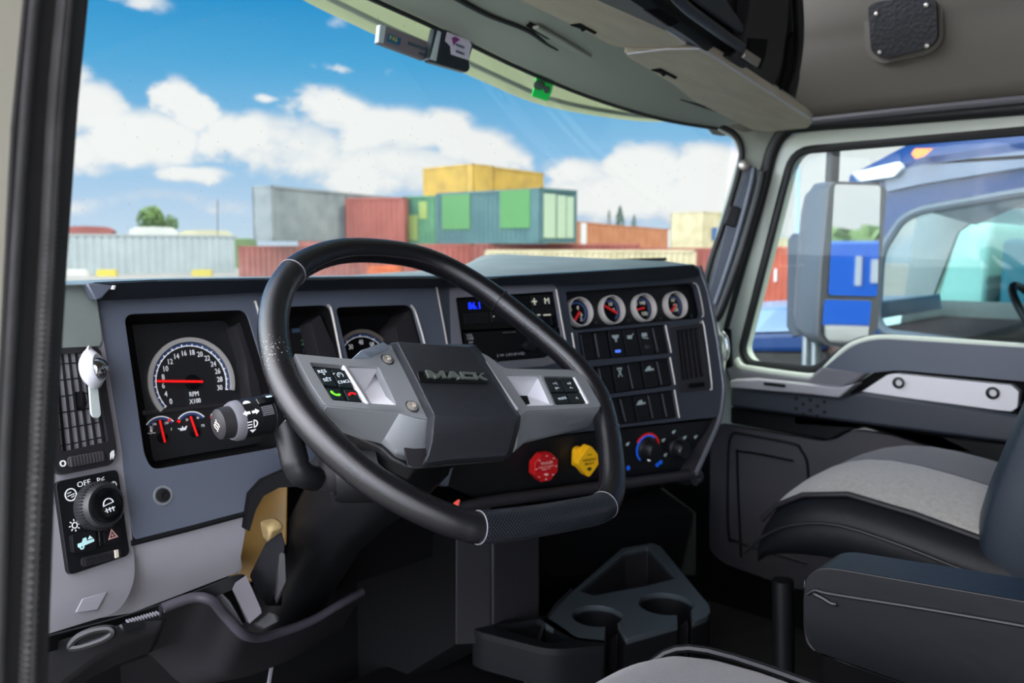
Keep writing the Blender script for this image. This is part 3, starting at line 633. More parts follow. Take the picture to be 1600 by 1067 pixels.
# --- left column: side shroud, air vent, light switch panel
LC = Lf
shroud = MB()
def lc(x, y, c=0): return Lf.X(x, y, c)
ol = [(70, 470), (110, 455), (138, 452), (152, 470), (190, 700), (209, 860), (212, 905), (190, 955), (60, 995), (40, 990), (40, 480)]
vo = rnd(Lf.LL([(86, 553), (146, 549), (176, 712), (98, 730)]), .004, 3)
part('side_shroud', lgrey, Lf, ol, -.03, 0, [0, .01, .01, 0, 0, .01, .03, .03, 0, 0, 0], (), bevel=.006)
MB().poly([lc(x, y, .001) for x, y in [(117, 957), (128, 935), (167, 924), (151, 953)]], Lf.n*.0015).build('square_emboss', mat('emboss_grey', (158, 156, 164), .5), dash, bevel=.0012)
part('shroud_top', ddash, Lf, [(40, 470), (70, 450), (110, 441), (137, 444), (152, 470), (160, 530), (156, 541), (75, 545), (40, 546)], -.02, .003, 0, bevel=.003)
vent = part('air_vent', dgrey, Lf, [(76, 546), (150, 541), (158, 548), (183, 705), (176, 726), (98, 742), (86, 734)], .0, .008, [.002, .006, .006, .01, .01, .01, .01], (rnd(Lf.LL([(82, 553), (147, 550), (169, 690), (96, 706)], .008), .003, 3),), bevel=.002, label='black upright air vent with a clip-on air freshener at the far left')
m_ = MB(); m_.poly([lc(x, y, -.02) for x, y in [(82, 553), (147, 550), (169, 690), (96, 706)]], Lf.n*-.004); m_.build('vent_back', matte, vent)
sl_ = MB()
for k in range(6):
    t = (k+.5)/6; sl_.poly([lc(82+65*t, 553-3*t, .004), lc(82+65*t+1.3, 553-3*t, .004), lc(96+73*t+1.3, 706-16*t, .004), lc(96+73*t, 706-16*t, .004)], Lf.n*-.02)
for k in range(6):
    t = (k+.6)/6; a = (82+14*t, 553+153*t); b = (147+22*t, 550+140*t); sl_.poly([lc(a[0], a[1], .001), lc(b[0], b[1], .001), lc(b[0], b[1]+1.8, .001), lc(a[0], a[1]+1.8, .001)], Lf.n*-.012)
sl_.build('louvres', black, vent)
a0, b0 = Lf.L(106, 722.5, .009); a1, b1 = Lf.L(163, 712, .009)
wf = Fr(Lf.P((a0+a1)/2, (b0+b1)/2, .002), Lf.P(a1, b1)-Lf.P(a0, b0), Lf.v)
hw = math.hypot(a1-a0, b1-b0)/2
tw = MB(); tw.plate(wf, rnd([(-hw, -.006), (hw, -.006), (hw, .006), (-hw, .006)], .005), (), .0, .0075)
for i in range(11): x = -hw*.85+i*hw*.17; tw.box(wf, x-.0011, -.0055, x+.0011, .0055, .007, .0095)
tw.build('vent_wheel', mat('thumbwheel_grey', (62, 60, 62), .35), vent, bevel=.0006)
tx = MB(); a, b = Lf.L(98.5, 724, .0085); tx.lathe(Lf, a, b, [(.0022, .008), (.0036, .008), (.0036, .0088), (.0022, .0088)], 18)
a, b = Lf.L(174, 711, .0085)
for k in (0, 1): tx.plate(Lf, [(a-.002+k*.003, b-.005), (a+.001+k*.003, b-.001), (a+.0025+k*.002, b+.005), (a-.001+k*.002, b+.002)], (), .008, .0088)
tx.build('vent_symbols', white, vent)
MB().poly([lc(x, y, .012) for x, y in [(127, 610), (133, 612), (137, 630), (133, 640), (128, 634)]], Lf.n*-.014).build('vent_tab', matte, vent, bevel=.001)

ssp = part('switch_panel', black, Lf, [(87, 753), (184, 733), (203, 867), (108, 899)], 0, .006, .007, bevel=.0015, label='black light switch panel with a big rotary knob')
kf = Fr(Lf.X(150, 791, .006), Lf.h, Lf.v)
tilt = Fr(kf.o, Lf.h, Lf.v)
MB().lathe(tilt, 0, 0, [(0, 0), (.0275, 0), (.0275, .004), (.0262, .010), (.0245, .016), (.0225, .019), (.0215, .018), (.0, .0165)], 40).build('rotary_knob', mat('knob_grey', (40, 41, 43), .4), ssp, smooth=30)
rg = MB()
for i in range(44):
    a = 2*math.pi*i/44; f = Fr(tilt.P(math.cos(a)*.0262, math.sin(a)*.0262, .009), tilt.h*-math.sin(a)+tilt.v*math.cos(a), tilt.n); rg.box(f, -.0007, -.005, .0007, .004, -.001, .0012)
rg.build('knob_ribs', dgrey, ssp)
MB().lathe(tilt, 0, 0, [(0, .015), (.0195, .017), (.019, .021), (.014, .0225), (0, .0215)], 36).build('knob_cap', gloss_b, ssp, smooth=50)
tx = MB(); c = .0225
tx.plate(tilt, arcpts(0, .001, .0068, 10, 190, 14)+arcpts(0, .001, .0056, 190, 10, 14), (), c-.001, c); tx.bar(tilt, (-.007, 0), (.0066, .002), .001, c-.001, c)
for k in range(3): a = -.004+k*.004; tx.bar(tilt, (a, -.003), (a+.001, -.008), .0012, c-.001, c)
tx.bar(tilt, (-.006, -.0058), (.007, -.004), .001, c-.001, c); tx.build('knob_symbol', white, ssp)
tx = MB(); c = .006
def lt(x, y): return Lf.L(x, y, c)
a, b = lt(131, 755.5); tx.text(Lf, a, b, 'OFF', .0088, c-.0002, 0, 1.1)
a, b = lt(154, 751); tx.text(Lf, a, b, 'P', .0088, c-.0002)
a, b = lt(159.5, 750)
for k in (-1, 0, 1): tx.bar(Lf, (a-.001, b+k*.0012), (a+.003, b+k*.003), .0009, c-.001, c+.0004)
a, b = lt(177.5, 757.5); tx.plate(Lf, arcpts(a, b, .0042, -90, 90, 10)+arcpts(a, b, .003, 90, -90, 10), (), c-.001, c+.0004); tx.bar(Lf, (a, b-.0042), (a, b+.0042), .0009, c-.001, c+.0004)
for k in range(3): tx.bar(Lf, (a-.0055, b-.0026+k*.0025), (a-.0015, b-.002+k*.0025), .0008, c-.001, c+.0004)
a, b = lt(110.5, 772.8); tx.lathe(Lf, a, b, [(.0058, c-.001), (.0072, c-.001), (.0072, c+.0004), (.0058, c+.0004)], 26); tx.bar(Lf, (a-.0042, b-.001), (a+.0044, b+.0002), .0011, c-.001, c+.0004); tx.bar(Lf, (a-.004, b+.002), (a+.001, b+.0028), .0009, c-.001, c+.0004); tx.bar(Lf, (a, b-.003), (a+.004, b-.002), .0009, c-.001, c+.0004)
a, b = lt(116.7, 820.6); tx.lathe(Lf, a, b, [(.0024, c-.001), (.0036, c-.001), (.0036, c+.0004), (.0024, c+.0004)], 18)
for k in range(8): d = V((math.cos(k*math.pi/4), math.sin(k*math.pi/4))); tx.bar(Lf, V((a, b))+d*.0046, V((a, b))+d*.0068, .0011, c-.001, c+.0004)
a, b = lt(183, 809); tx.text(Lf, a, b, 'PULL', .0048, c-.0002, .1)
tx.build('panel_lettering', white, ssp)
bt = part('switch_button', black, Lf, [(112.6, 836), (149.5, 828), (151, 858), (116, 865)], .004, .0125, .003, par=ssp, bevel=.0015)
tx = MB(); c = .0127; a, b = Lf.L(133.5, 846.5, c)
tx.plate(Lf, [(a-.0095, b-.0035), (a-.0095, b+.0005), (a-.004, b+.0008), (a-.002, b+.0045), (a+.002, b+.0045), (a+.0022, b+.0005), (a+.0105, b+.0005), (a+.0105, b-.0025), (a-.001, b-.0035)], (), c-.001, c)
tx.lathe(Lf, a-.005, b-.0042, [(.0012, c-.001), (.0028, c-.001), (.0028, c+.0003), (.0012, c+.0003)], 14); tx.plate(Lf, [(a+.003, b+.0015), (a+.0065, b+.0052), (a+.0095, b+.0015)], (), c-.001, c)
tx.build('truck_symbol', mat('cyan_print', (190, 232, 232), .5, emit=((190, 232, 232), .1)), ssp)
part('switch_button', black, Lf, [(161.5, 825), (189, 819.5), (192, 846), (164, 852)], .004, .0095, .003, par=ssp, bevel=.0015)
tx = MB(); c = .0097; a, b = Lf.L(176, 836, c); tri = arcpts(a, b, .0076, 90, 450, 3)[:3]; tri2 = arcpts(a, b, .0045, 90, 450, 3)[:3]; tx.plate(Lf, tri, (tri2,), c-.001, c); tx.lathe(Lf, a, b, [(0, c-.001), (.0013, c-.001), (.0013, c), (0, c)], 12); tx.build('hazard_symbol', mat('pale_red_print', (214, 160, 156), .5), ssp)
MB().poly([lc(x, y, .0075) for x, y in [(153.5, 826), (158, 825), (160, 852), (156, 855)]], Lf.n*-.004).build('button_divider', gloss_b, ssp, bevel=.001)
f0 = Lf.X(126, 879, .006); f1 = Lf.X(187, 864, .006); wf = Fr((f0+f1)/2, f1-f0, Lf.v); hw = (f1-f0).length/2
tw = MB(); tw.plate(wf, rnd([(-hw, -.0055), (hw, -.0055), (hw, .0055), (-hw, .0055)], .005), (), -.003, .003)
for i in range(14):
    for j in range(3): x = -hw*.85+i*hw*.105; tw.box(wf, x-.001, -.0045+j*.003, x+.001, -.0025+j*.003, .002, .0042)
tw.build('dimmer_wheel', dgrey, ssp)
MB().box(wf, hw*.62, -.004, hw*.82, .005, .002, .0046).build('wheel_mark', mat('cream_mark', (214, 206, 186), .5), ssp, bevel=.0006)

# --- centre stack
opR = rnd(Sk.LL([(711, 464), (868, 454), (884, 545), (850, 560), (726, 570)]), [.004]*5, 3)
opG = rnd(Sk.LL([(884, 455.5), (1083, 441.5), (1090, 447), (1099, 488), (1096, 497), (894, 516.5)]), [.004, .01, .01, .01, .01, .01], 5)
op1 = rnd(Sk.LL([(903, 520), (1040, 507), (1049, 551.5), (909, 564)]), .003, 3)
op2 = rnd(Sk.LL([(909, 575), (1046.5, 558.5), (1055, 602), (918, 620)]), .003, 3)
op3 = rnd(Sk.LL([(922, 626), (1053.5, 609), (1061, 652), (932, 668)]), .003, 3)
opV = rnd(Sk.LL([(1051, 512), (1095, 506), (1110, 606), (1064, 613)]), .004, 4)
cs = part('centre_stack', slate_dk, Sk, [(685, 449), (1094, 430), (1104, 452), (1120, 540), (1129, 600), (1123, 651), (880, 678), (780, 692), (705, 700), (697, 540)], -.014, 0, [0, .005, .01, .02, .02, .01, 0, 0, 0, 0], (opR, opG, op1, op2, op3, opV), bevel=.002)
bk = MB().plate(Sk, Sk.LL([(680, 450), (1092, 434), (1122, 560), (1118, 640), (880, 672), (700, 690)]), (), -.10, -.034).build('stack_core', matte, dash)
part('radio_surround', mgrey, Sk, [(703, 450), (864, 441), (872, 455), (884, 532), (890, 562), (850, 572), (716, 584), (706, 540)], -.001, .0025, .003, (rnd(Sk.LL([(712, 465), (866, 455), (881, 544), (850, 559), (727, 569)], .0025), .003, 3),), bevel=.0015)
for pts in ([(682, 448), (700, 545), (722, 690)], [(869, 452), (884, 534), (890, 560)], [(1040, 508), (1049, 551)], [(1047, 558), (1055, 601)], [(1054, 609), (1061.5, 653)], [(894, 520), (899, 552)], [(1083, 442), (1091, 449), (1099, 488), (1097, 495)], [(1094, 505), (1100, 509), (1112, 600), (1109, 608)]):
    MB().tube(spline([Sk.X(x, y, .0025) for x, y in pts], 3), .0017, 6).build('bright_edge', trimsil, dash)  # pale tubes for bright lines; the vent's right edge is a painted highlight
edge = [Sk.X(x, y, -.004) for x, y in [(1092, 416), (1097, 432), (1108, 470), (1120, 530), (1128, 590), (1130, 612), (1123, 655), (1108, 692), (1090, 732), (1086, 740)]]
MB().tube(spline(edge, 5), .006, 10).build('edge_trim', mat('edge_trim_grey', (96, 98, 104), .4, metal=.3), dash)
MB().sheet([[p, p + V((.02, .10, 0)), p + V((.03, .35, 0))] for p in spline(edge, 3)], (-.01, 0, 0)).build('stack_side', dgrey, dash, smooth=50)
# radio and display
hdm = part('info_display', gloss_b, Sk, [(713, 466), (866, 456), (874, 508), (722, 516)], -.03, -.010, .002, bevel=.001, label='dash unit with blue digits and plus and minus buttons')
tx = MB(); a, b = Sk.L(742, 478, -.009); tx.text(Sk, a, b, '86.1', .017, -.0098, 0, .9); tx.build('blue_digits', bluel, hdm)
for (x0, y0, x1, y1) in [(725, 490, 763, 507), (767, 487, 800, 504), (830, 461, 844, 478), (846, 460, 862, 477), (832, 480, 847, 496), (848, 478, 865, 495), (803, 485, 828, 501)]:
    part('display_key', black, Sk, [(x0, y0), (x1, y0-(x1-x0)*.06), (x1+2.5, y1-(x1-x0)*.06), (x0+2.5, y1)], -.012, -.0075, .001, par=hdm, bevel=.0008)
tx = MB()
for x, y, s, z in [(835, 471, '+', .020), (854.5, 470.5, 'M', .016), (855, 492, '-', .026), (771, 490, '.', .02), (842, 492, '-', .01)]:
    a, b = Sk.L(x, y, -.007)
    if s == '-': tx.box(Sk, a-z*.3, b-.0012, a+z*.3, b+.0012, -.0075, -.0068)
    elif s == '+': tx.box(Sk, a-.006, b-.0012, a+.006, b+.0012, -.0075, -.0068); tx.box(Sk, a-.0012, b-.006, a+.0012, b+.006, -.0075, -.0067)
    else: tx.text(Sk, a, b, s, z, -.0073, 0, 1)
tx.build('key_lettering', mat('warm_print', (220, 214, 190), .5, emit=((220, 214, 190), .08)), hdm)
rd = part('radio', gloss_b, Sk, [(724, 520), (876, 511), (882, 544), (850, 557), (731, 567)], -.03, -.006, .002, bevel=.001, label='black radio with small pale lettering')
tx = MB()
for x, y, s, z in [(796, 518.5, 'MACK RADIO', .0058), (734, 524, 'MUTE', .005), (735, 529, 'SRC', .006), (736, 535, 'SEEK', .004), (778, 556, '1', .006), (785, 555, 'RW', .004), (795, 554.5, '2 FF', .005), (804, 553.5, '3 RP', .005), (815, 552.5, '4 RD', .005)]:
    if s == 'MACK RADIO': s = '- - - - - -'
    if s in ('MUTE', 'SRC', 'SEEK'): s = {'MUTE': 'VOL', 'SRC': 'ON', 'SEEK': 'OFF'}[s]
    a, b = Sk.L(x, y, -.005); tx.text(Sk, a, b, s, z*1.3, -.0058)
tx.build('radio_lettering', mat('dim_print', (150, 152, 156), .5), rd)
a, b = Sk.L(826, 539, -.006); MB().lathe(Sk, a, b, [(0, -.006), (.012, -.006), (.011, .006), (0, .007)], 24).build('radio_knob', black, rd)
# four round gauges
for x, y, sz, ang, lb in [(907, 487, .0285, 232, [(.05, .3, '8'), (-.55, .2, '0'), (-.6, -.25, '1'), (.25, -.15, '6'), (.2, -.45, '2')]), (958, 483.6, .0285, 150, [(.05, .4, '10'), (-.6, -.25, '0'), (.3, 0, '5')]), (1008, 480.3, .0285, 190, [(-.55, .3, '50'), (.05, .35, '100'), (.1, -.4, '150')]), (1057, 476.5, .0285, 225, [(-.6, .35, '0'), (0, .4, '60'), (.15, 0, '90'), (.1, -.3, '150')])]:
    c = -.010; a, b = Sk.L(x, y, c)
    g = MB().lathe(Sk, a, b, [(sz*.88, c-.012), (sz*.97, c-.012), (sz*.97, c+.002), (sz*.94, c+.004), (sz*.89, c+.004), (sz*.87, c)], 40).build('round_gauge', mat('dial_bezel', (196, 190, 184), .35, metal=.2), dash, smooth=50)
    MB().lathe(Sk, a, b, [(0, c-.012), (sz*.84, c-.012), (sz*.84, c-.009), (0, c-.009)], 32).build('dial_face', gloss_b, g)
    bd = MB(); bd.plate(Sk, arcpts(a, b, sz*.72, -60, 120, 20)+arcpts(a, b, sz*.58, 120, -60, 20), (), c-.009, c-.0085); bd.build('scale_band', mat('scale_blue_dim', (40, 64, 110), .5), g)
    tx = MB()
    for dx, dy, s in lb: tx.text(Sk, a+dx*sz, b+dy*sz, s, sz*.36, c-.0085)
    tx.build('numerals', mat('warm_print', (220, 214, 190)), g)
    d = V((math.cos(T(ang)), math.sin(T(ang)))); nd = MB().bar(Sk, V((a, b))+V((sz*.05, sz*.0))-d*sz*(.45 if ang == 150 else .05), V((a, b))+d*sz*.72, sz*.15, c-.006, c-.0045)
    nd.build('needle', mat('deep_red', (196, 28, 30), .4, emit=((196, 28, 30), .15)), g)
    a2, b2 = Sk.L(x+25, y+17, -.012); MB().lathe(Sk, a2, b2, [(0, -.014), (.004, -.014), (.003, -.011), (0, -.010)], 12).build('dial_screw', dgrey, g)
MB().plate(Sk, Sk.LL([(880, 452), (1090, 438), (1102, 498), (890, 520)], -.02), (), -.03, -.021).build('gauge_bay', black, dash)
# rocker switches
def switches(c0, c1, c2, n, marks, nm):
    T0, T1 = V(c0[0]), V(c0[1]); B0, B1 = V(c1[0]), V(c1[1])
    for k in range(n):
        q = [T0.lerp(T1, (k+.06)/n), T0.lerp(T1, (k+.94)/n), B0.lerp(B1, (k+.94)/n), B0.lerp(B1, (k+.06)/n)]
        has = k in marks
        s = MB(); l = Sk.LL([(p.x, p.y) for p in q], -.006); cu = [-.0165, -.006 if has else -.008]
        s.plate(Sk, rnd(l, .002, 3), (), cu[0]-.01, cu[1]); s_ = s.build('rocker_switch', black if has else dgrey if False else black, dash, bevel=.0015)
        u = T0.lerp(B0, .12)
        e0 = T0.lerp(T1, (k+.1)/n); e1 = B0.lerp(B1, (k+.1)/n)
        if not has: MB().tube([Sk.X(e0.x+1, e0.y+3, -.007), Sk.X(e1.x+1, e1.y-3, -.007)], .0014, 6).build('switch_ridge', slate_dk, s_)
        if has:
            tx = MB(); ctr = T0.lerp(T1, (k+.5)/n).lerp(B0.lerp(B1, (k+.5)/n), .3); a, b = Sk.L(ctr.x, ctr.y, -.005); kd = marks[k]
            if kd in 'ab': tx.plate(Sk, [(a-.009, b+.006), (a+.009, b+.006), (a+.006, b), (a+.002, b-.001), (a+.002, b-.007), (a-.002, b-.007), (a-.002, b-.001), (a-.006, b)], (), -.006, -.0055)
            elif kd == 'c': tx.box(Sk, a-.007, b-.004, a+.004, b+.003, -.006, -.0055); tx.bar(Sk, (a+.002, b), (a+.009, b+.006), .002, -.006, -.0053)
            elif kd == 'd':
                tx.box(Sk, a-.007, b-.002, a+.006, b+.005, -.006, -.0055); tx.bar(Sk, (a-.006, b-.004), (a+.008, b-.006), .002, -.006, -.0055)
            elif kd == 'x': tx.bar(Sk, (a-.005, b-.008), (a+.005, b+.008), .0018, -.006, -.0055); tx.bar(Sk, (a+.005, b-.008), (a-.005, b+.008), .0018, -.006, -.0054); tx.box(Sk, a-.006, b+.007, a+.006, b+.009, -.006, -.0055)
            elif kd == 't': tx.plate(Sk, [(a-.010, b-.002), (a-.004, b+.004), (a+.004, b+.006), (a+.006, b), (a+.012, b+.001), (a+.012, b-.003), (a-.010, b-.004)], (), -.006, -.0055)
            tx.build('switch_symbol', mat('dim_white', (150, 164, 164), .5), s_)
            if kd == 'a': c_ = T0.lerp(T1, (k+.5)/n).lerp(B0.lerp(B1, (k+.5)/n), .78); a, b = Sk.L(c_.x, c_.y, -.005); MB().plate(Sk, rnd([(a-.0065, b-.0025), (a+.0065, b-.0025), (a+.0065, b+.0025), (a-.0065, b+.0025)], .002), (), -.006, -.005).build('switch_light', mat('blue_light', (90, 130, 230), .4, emit=((80, 120, 255), .6)), s_)
            if kd == 'd': c_ = T0.lerp(T1, (k+.5)/n).lerp(B0.lerp(B1, (k+.5)/n), .72); a, b = Sk.L(c_.x, c_.y, -.005); MB().plate(Sk, rnd([(a-.006, b-.003), (a+.006, b-.003), (a+.006, b+.003), (a-.006, b+.003)], .002), (), -.006, -.005).build('switch_light', slate_dk, s_)
switches([(904, 521), (1039, 508)], [(910, 563), (1048, 550.5)], 0, 6, {2: 'a', 3: 'c', 4: 'd'}, 1)
switches([(910, 576), (1046, 560)], [(918, 619), (1053.5, 601)], 0, 6, {2: 'x', 4: 't'}, 2)
switches([(923, 627), (1053, 610)], [(932, 667), (1060, 651.5)], 0, 6, {3: 't'}, 3)
# right vent
rv = part('air_vent', dgrey, Sk, [(1050, 511), (1095, 505), (1098, 510), (1111, 603), (1108, 608), (1068, 613), (1063, 608)], -.012, .004, .003, (rnd(Sk.LL([(1057, 516), (1092, 511), (1103, 588), (1066, 594)], .004), .003, 3),), bevel=.0015, label='narrow upright air vent at the right end of the dashboard')
m_ = MB(); m_.poly([Sk.X(x, y, -.028) for x, y in [(1050, 511), (1096, 505), (1108, 604), (1064, 610)]], Sk.n*-.004); m_.build('vent_back', matte, rv)
m_ = MB()
for k in range(5):
    t = (k+.6)/5; m_.poly([Sk.X(1057+35*t, 516-5*t, 0), Sk.X(1057+35*t+1.4, 516-5*t, 0), Sk.X(1066+37*t+1.4, 594-6*t, 0), Sk.X(1066+37*t, 594-6*t, 0)], Sk.n*-.02)
m_.build('louvres', dgrey, rv)
a, b = Sk.L(1088, 602, .006); MB().plate(Sk, rnd([(a-.022, b-.004), (a+.022, b-.004), (a+.022, b+.005), (a-.022, b+.005)], .003), (), .0, .007).build('vent_wheel', gloss_b, rv, bevel=.001)
# lower black panel: air brakes and climate
Sl = Fr(Sk.X(900, 673, -.004), Sk.h, V((-.05*st, -.05*ctt, 1)))
part('lower_control_panel', black, Sl, [(690, 706), (780, 691), (1122, 655), (1106, 694), (1090, 731), (1060, 741), (880, 764), (752, 782), (700, 760)], -.04, 0, [0, 0, .01, 0, .01, 0, 0, .01, 0], bevel=.003)
def knob(px, py, R, name, lb):
    a, b = Sl.L(px, py, 0); k = MB().lathe(Sl, a, b, [(0, -.002), (R, -.002), (R, .003), (R*.8, .006), (R*.72, .022), (R*.6, .026), (0, .025)], 36).build(name, black, dash, smooth=40)
    return a, b, k
a, b, k1 = knob(1011, 701, .0235, 'temperature_knob', '')
MB().plate(Sl, arcpts(a, b, .031, 150, -25, 24)+arcpts(a, b, .0275, -25, 150, 24), (), 0, .0012).build('red_arc', mat('red_print', (200, 22, 30), .4, emit=((200, 22, 30), .15)), k1)
MB().plate(Sl, arcpts(a, b, .0272, 48, 232, 24)+arcpts(a, b, .0238, 232, 48, 24), (), 0, .0012).build('blue_arc', bluep, k1)
MB().lathe(Sl, a-.004, b-.0175, [(0, .01), (.003, .01), (.003, .0135), (0, .014)], 12).build('knob_dot', white, k1)
a, b, k2 = knob(1057, 700, .022, 'fan_knob', '')
MB().lathe(Sl, a-.012, b+.002, [(0, .01), (.0028, .01), (.0028, .024), (0, .0245)], 12).build('knob_dot', white, k2)
tx = MB()
for x, y in [(1052, 675), (1069, 684), (1036, 688), (1039, 711), (980, 694), (1086, 683)]:
    a, b = Sl.L(x, y, 0); tx.lathe(Sl, a, b, [(0, 0), (.0032, 0), (.0032, .001), (0, .001)], 10); tx.bar(Sl, (a, b), (a+.005, b+.003), .002, 0, .0012)
tx.build('climate_symbols', mat('dim_white', (150, 164, 164)), dash)
tx = MB()
for x, y in [(981.5, 731), (1027, 726), (1032, 722)]:
    a, b = Sl.L(x, y, 0); tx.lathe(Sl, a, b, [(0, 0), (.0045, 0), (.0045, .001), (0, .001)], 14)
tx.build('blue_symbols', bluep, dash)
a, b = Sl.L(853.7, 730.5, .03); oc8 = arcpts(a, b, .0262, 22.5, 382.5, 8)[:8]
kb = MB().plate(Sl, oc8, (), .012, .03).build('parking_brake_knob', redp, dash, bevel=.001, label='red octagonal pull knob')
MB().lathe(Sl, a, b, [(0, 0), (.008, 0), (.008, .013), (0, .013)], 16).build('knob_stem', steel, kb)
tx = MB()
for dy, s, z in [(.008, 'TRAILER', .0062), (.0015, 'PUSH TO SUPPLY', .0036), (-.0025, 'PULL TO', .0042)]: tx.text(Sl, a, b+dy, s, z*1.15, .0301)
for k in range(8): q = T(k*45); tx.box(Sl.at(a+math.cos(q)*.0205, b+math.sin(q)*.0205), -.002, -.001, .002, .001, .030, .0304)
tx.plate(Sl, [(a-.006, b-.0115), (a-.001, b-.0095), (a+.006, b-.012), (a+.001, b-.015)], (), .03, .0304)
tx.build('knob_lettering', mat('pink_print', (226, 170, 166), .5), kb)
a, b = Sl.L(921, 721, .03)
kb = MB().plate(Sl, rnd([(a, b+.031), (a+.028, b), (a, b-.031), (a-.028, b)], .009, 5), (), .012, .03).build('system_brake_knob', yelp, dash, bevel=.0008, label='yellow diamond pull knob')
MB().plate(Sl, rnd([(a-.02, b-.014), (a-.02, b+.022), (a-.003, b+.024), (a+.008, b-.01)], .008, 5), (), .004, .016).build('knob_base', yelp, kb, bevel=.0008)
tx = MB()
for dy, s, z in [(.003, 'PARKING', .0062), (-.004, 'BRAKE', .006)]: tx.text(Sl, a, b+dy, s, z*1.15, .0301)
tx.plate(Sl, [(a-.006, b-.013), (a, b-.010), (a+.007, b-.013), (a+.001, b-.018)], (), .03, .0304); tx.text(Sl, a, b+.012, 'PUSH', .0042, .0301)
tx.build('knob_lettering', mat('dark_print', (40, 34, 12), .5), kb)
# shelf lip
sh = [Sl.X(x, y, .02) for x, y in [(700, 800), (752, 786), (880, 768), (1000, 752), (1060, 744), (1086, 740), (1092, 746), (1084, 752)]]
MB().tube(spline(sh, 4), .010, 10).build('shelf_lip', dgrey, dash)
MB().sheet([[p + V((0, .01, 0)) for p in sh], [p + V((.02, .5, -.02)) for p in sh]], (0, 0, -.01)).build('shelf_underside', matte, dash)
# passenger end piece and lower dash behind
pe = MB(); rings = []
for (z, y0, y1, x0) in [(-.14, 1.20, 1.3, 2.00), (-.16, 1.16, 1.3, 1.97), (-.30, 1.14, 1.3, 1.95), (-.42, 1.15, 1.3, 1.96), (-.47, 1.2, 1.3, 2.0)]:
    rings.append([V((2.14, y1, z)), V((x0, y1, z)), V((x0-.0, (y0+y1)/2, z)), V((x0+.02, y0+.02, z)), V((x0+.07, y0, z)), V((2.14, y0+.01, z))])
pe.loft(rings); pe.build('dash_end', doorpaint, dash, bevel=.012, smooth=60)
lt_ = MB().tube(spline([Dr.X(x, y, .07) for x, y in [(1128, 520), (1134, 530), (1136, 550), (1132, 562)]], 4), .008, 10).build('end_clip', chrome, dash)
MB().poly([Dr.X(x, y, .05) for x, y in [(1126, 512), (1138, 515), (1140, 575), (1128, 575)]], Dr.n*-.02).build('end_slot', matte, dash, bevel=.003)
MB().ubox(1.5, 1.2, -.62, 2.16, 1.45, -.20).build('passenger_lower_dash', black, dash, bevel=.02)
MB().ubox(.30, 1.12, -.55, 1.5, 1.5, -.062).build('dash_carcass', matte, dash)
# ================================================================== steering wheel
W_ = thing('steering_wheel', (.69, .745, -.142), 'black leather steering wheel with silver spokes and a square padded hub, in the foreground', 'steering wheel')
def wp(x, y, c=0): return Wh.X(x, y, c)
rim_px = [(567, 391), (530, 393), (496, 402), (463, 420), (441, 447), (429, 480), (426, 515), (430, 550), (439, 585), (455, 618), (477, 651), (507, 686), (545, 722), (588, 755), (640, 785), (690, 808), (722, 819), (747, 824), (800, 819), (850, 812), (900, 803), (935, 795), (950, 782), (956, 760), (956, 730), (952, 690), (945, 655), (935, 622), (915, 590), (888, 560), (850, 526), (812, 495), (770, 462), (730, 436), (690, 415), (650, 401), (610, 394)]
rp = [wp(x, y) for x, y in rim_px]
cl = spline(rp, 8, closed=True)
def near(px, py): q = wp(px, py); return min(range(len(cl)), key=lambda i: (cl[i]-q).length)
iA, iB = near(747, 824), near(945, 789)
RR = .0162
rim_o = MB().tube(cl, RR, 22, closed=True, upv=Wh.n).build('rim', leather, W_, smooth=80)
wn = leather.node_tree; wN = wn.nodes; wL = wn.links; wb_ = wN['Principled BSDF']           # scuffed, worn patch on the left of the rim
w0 = wp(431, 560) + V((0, 0, CAMZ)) - ORG[rim_o.name]
wt_ = wN.new('ShaderNodeTexCoord'); wd = wN.new('ShaderNodeVectorMath'); wd.operation = 'DISTANCE'; wL.new(wt_.outputs['Object'], wd.inputs[0]); wd.inputs[1].default_value = w0
wr = wN.new('ShaderNodeMapRange'); wL.new(wd.outputs['Value'], wr.inputs[0]); wr.inputs[1].default_value = .012; wr.inputs[2].default_value = .04; wr.inputs[3].default_value = .21; wr.inputs[4].default_value = 0
wx = wN.new('ShaderNodeTexNoise'); wx.inputs['Scale'].default_value = 420; wx.inputs['Detail'].default_value = 4; wL.new(wt_.outputs['Object'], wx.inputs[0])
wa = wN.new('ShaderNodeMath'); wa.operation = 'ADD'; wL.new(wr.outputs[0], wa.inputs[0]); wL.new(wx.outputs['Fac'], wa.inputs[1])
wg = wN.new('ShaderNodeMath'); wg.operation = 'GREATER_THAN'; wL.new(wa.outputs[0], wg.inputs[0]); wg.inputs[1].default_value = .79
wm = wN.new('ShaderNodeMix'); wm.data_type = 'RGBA'; wL.new(wg.outputs[0], wm.inputs[0]); src = wb_.inputs['Base Color'].links[0].from_socket; wL.new(src, wm.inputs[6]); wm.inputs[7].default_value = (*lin((128, 124, 122)), 1); wL.new(wm.outputs[2], wb_.inputs['Base Color'])
seg = cl[min(iA, iB):max(iA, iB)+1]
perf = mat('perforated_leather', (12, 14, 19), .32, spec=.4)
nt = perf.node_tree; N = nt.nodes; L = nt.links; bs = N['Principled BSDF']
MB().tube(seg, RR+.0008, 24, upv=Wh.n).build('perforated_grip', perf, W_, smooth=80)
dots = MB(); acc = 0; last = seg[0]; k = 0; pitch = .0042
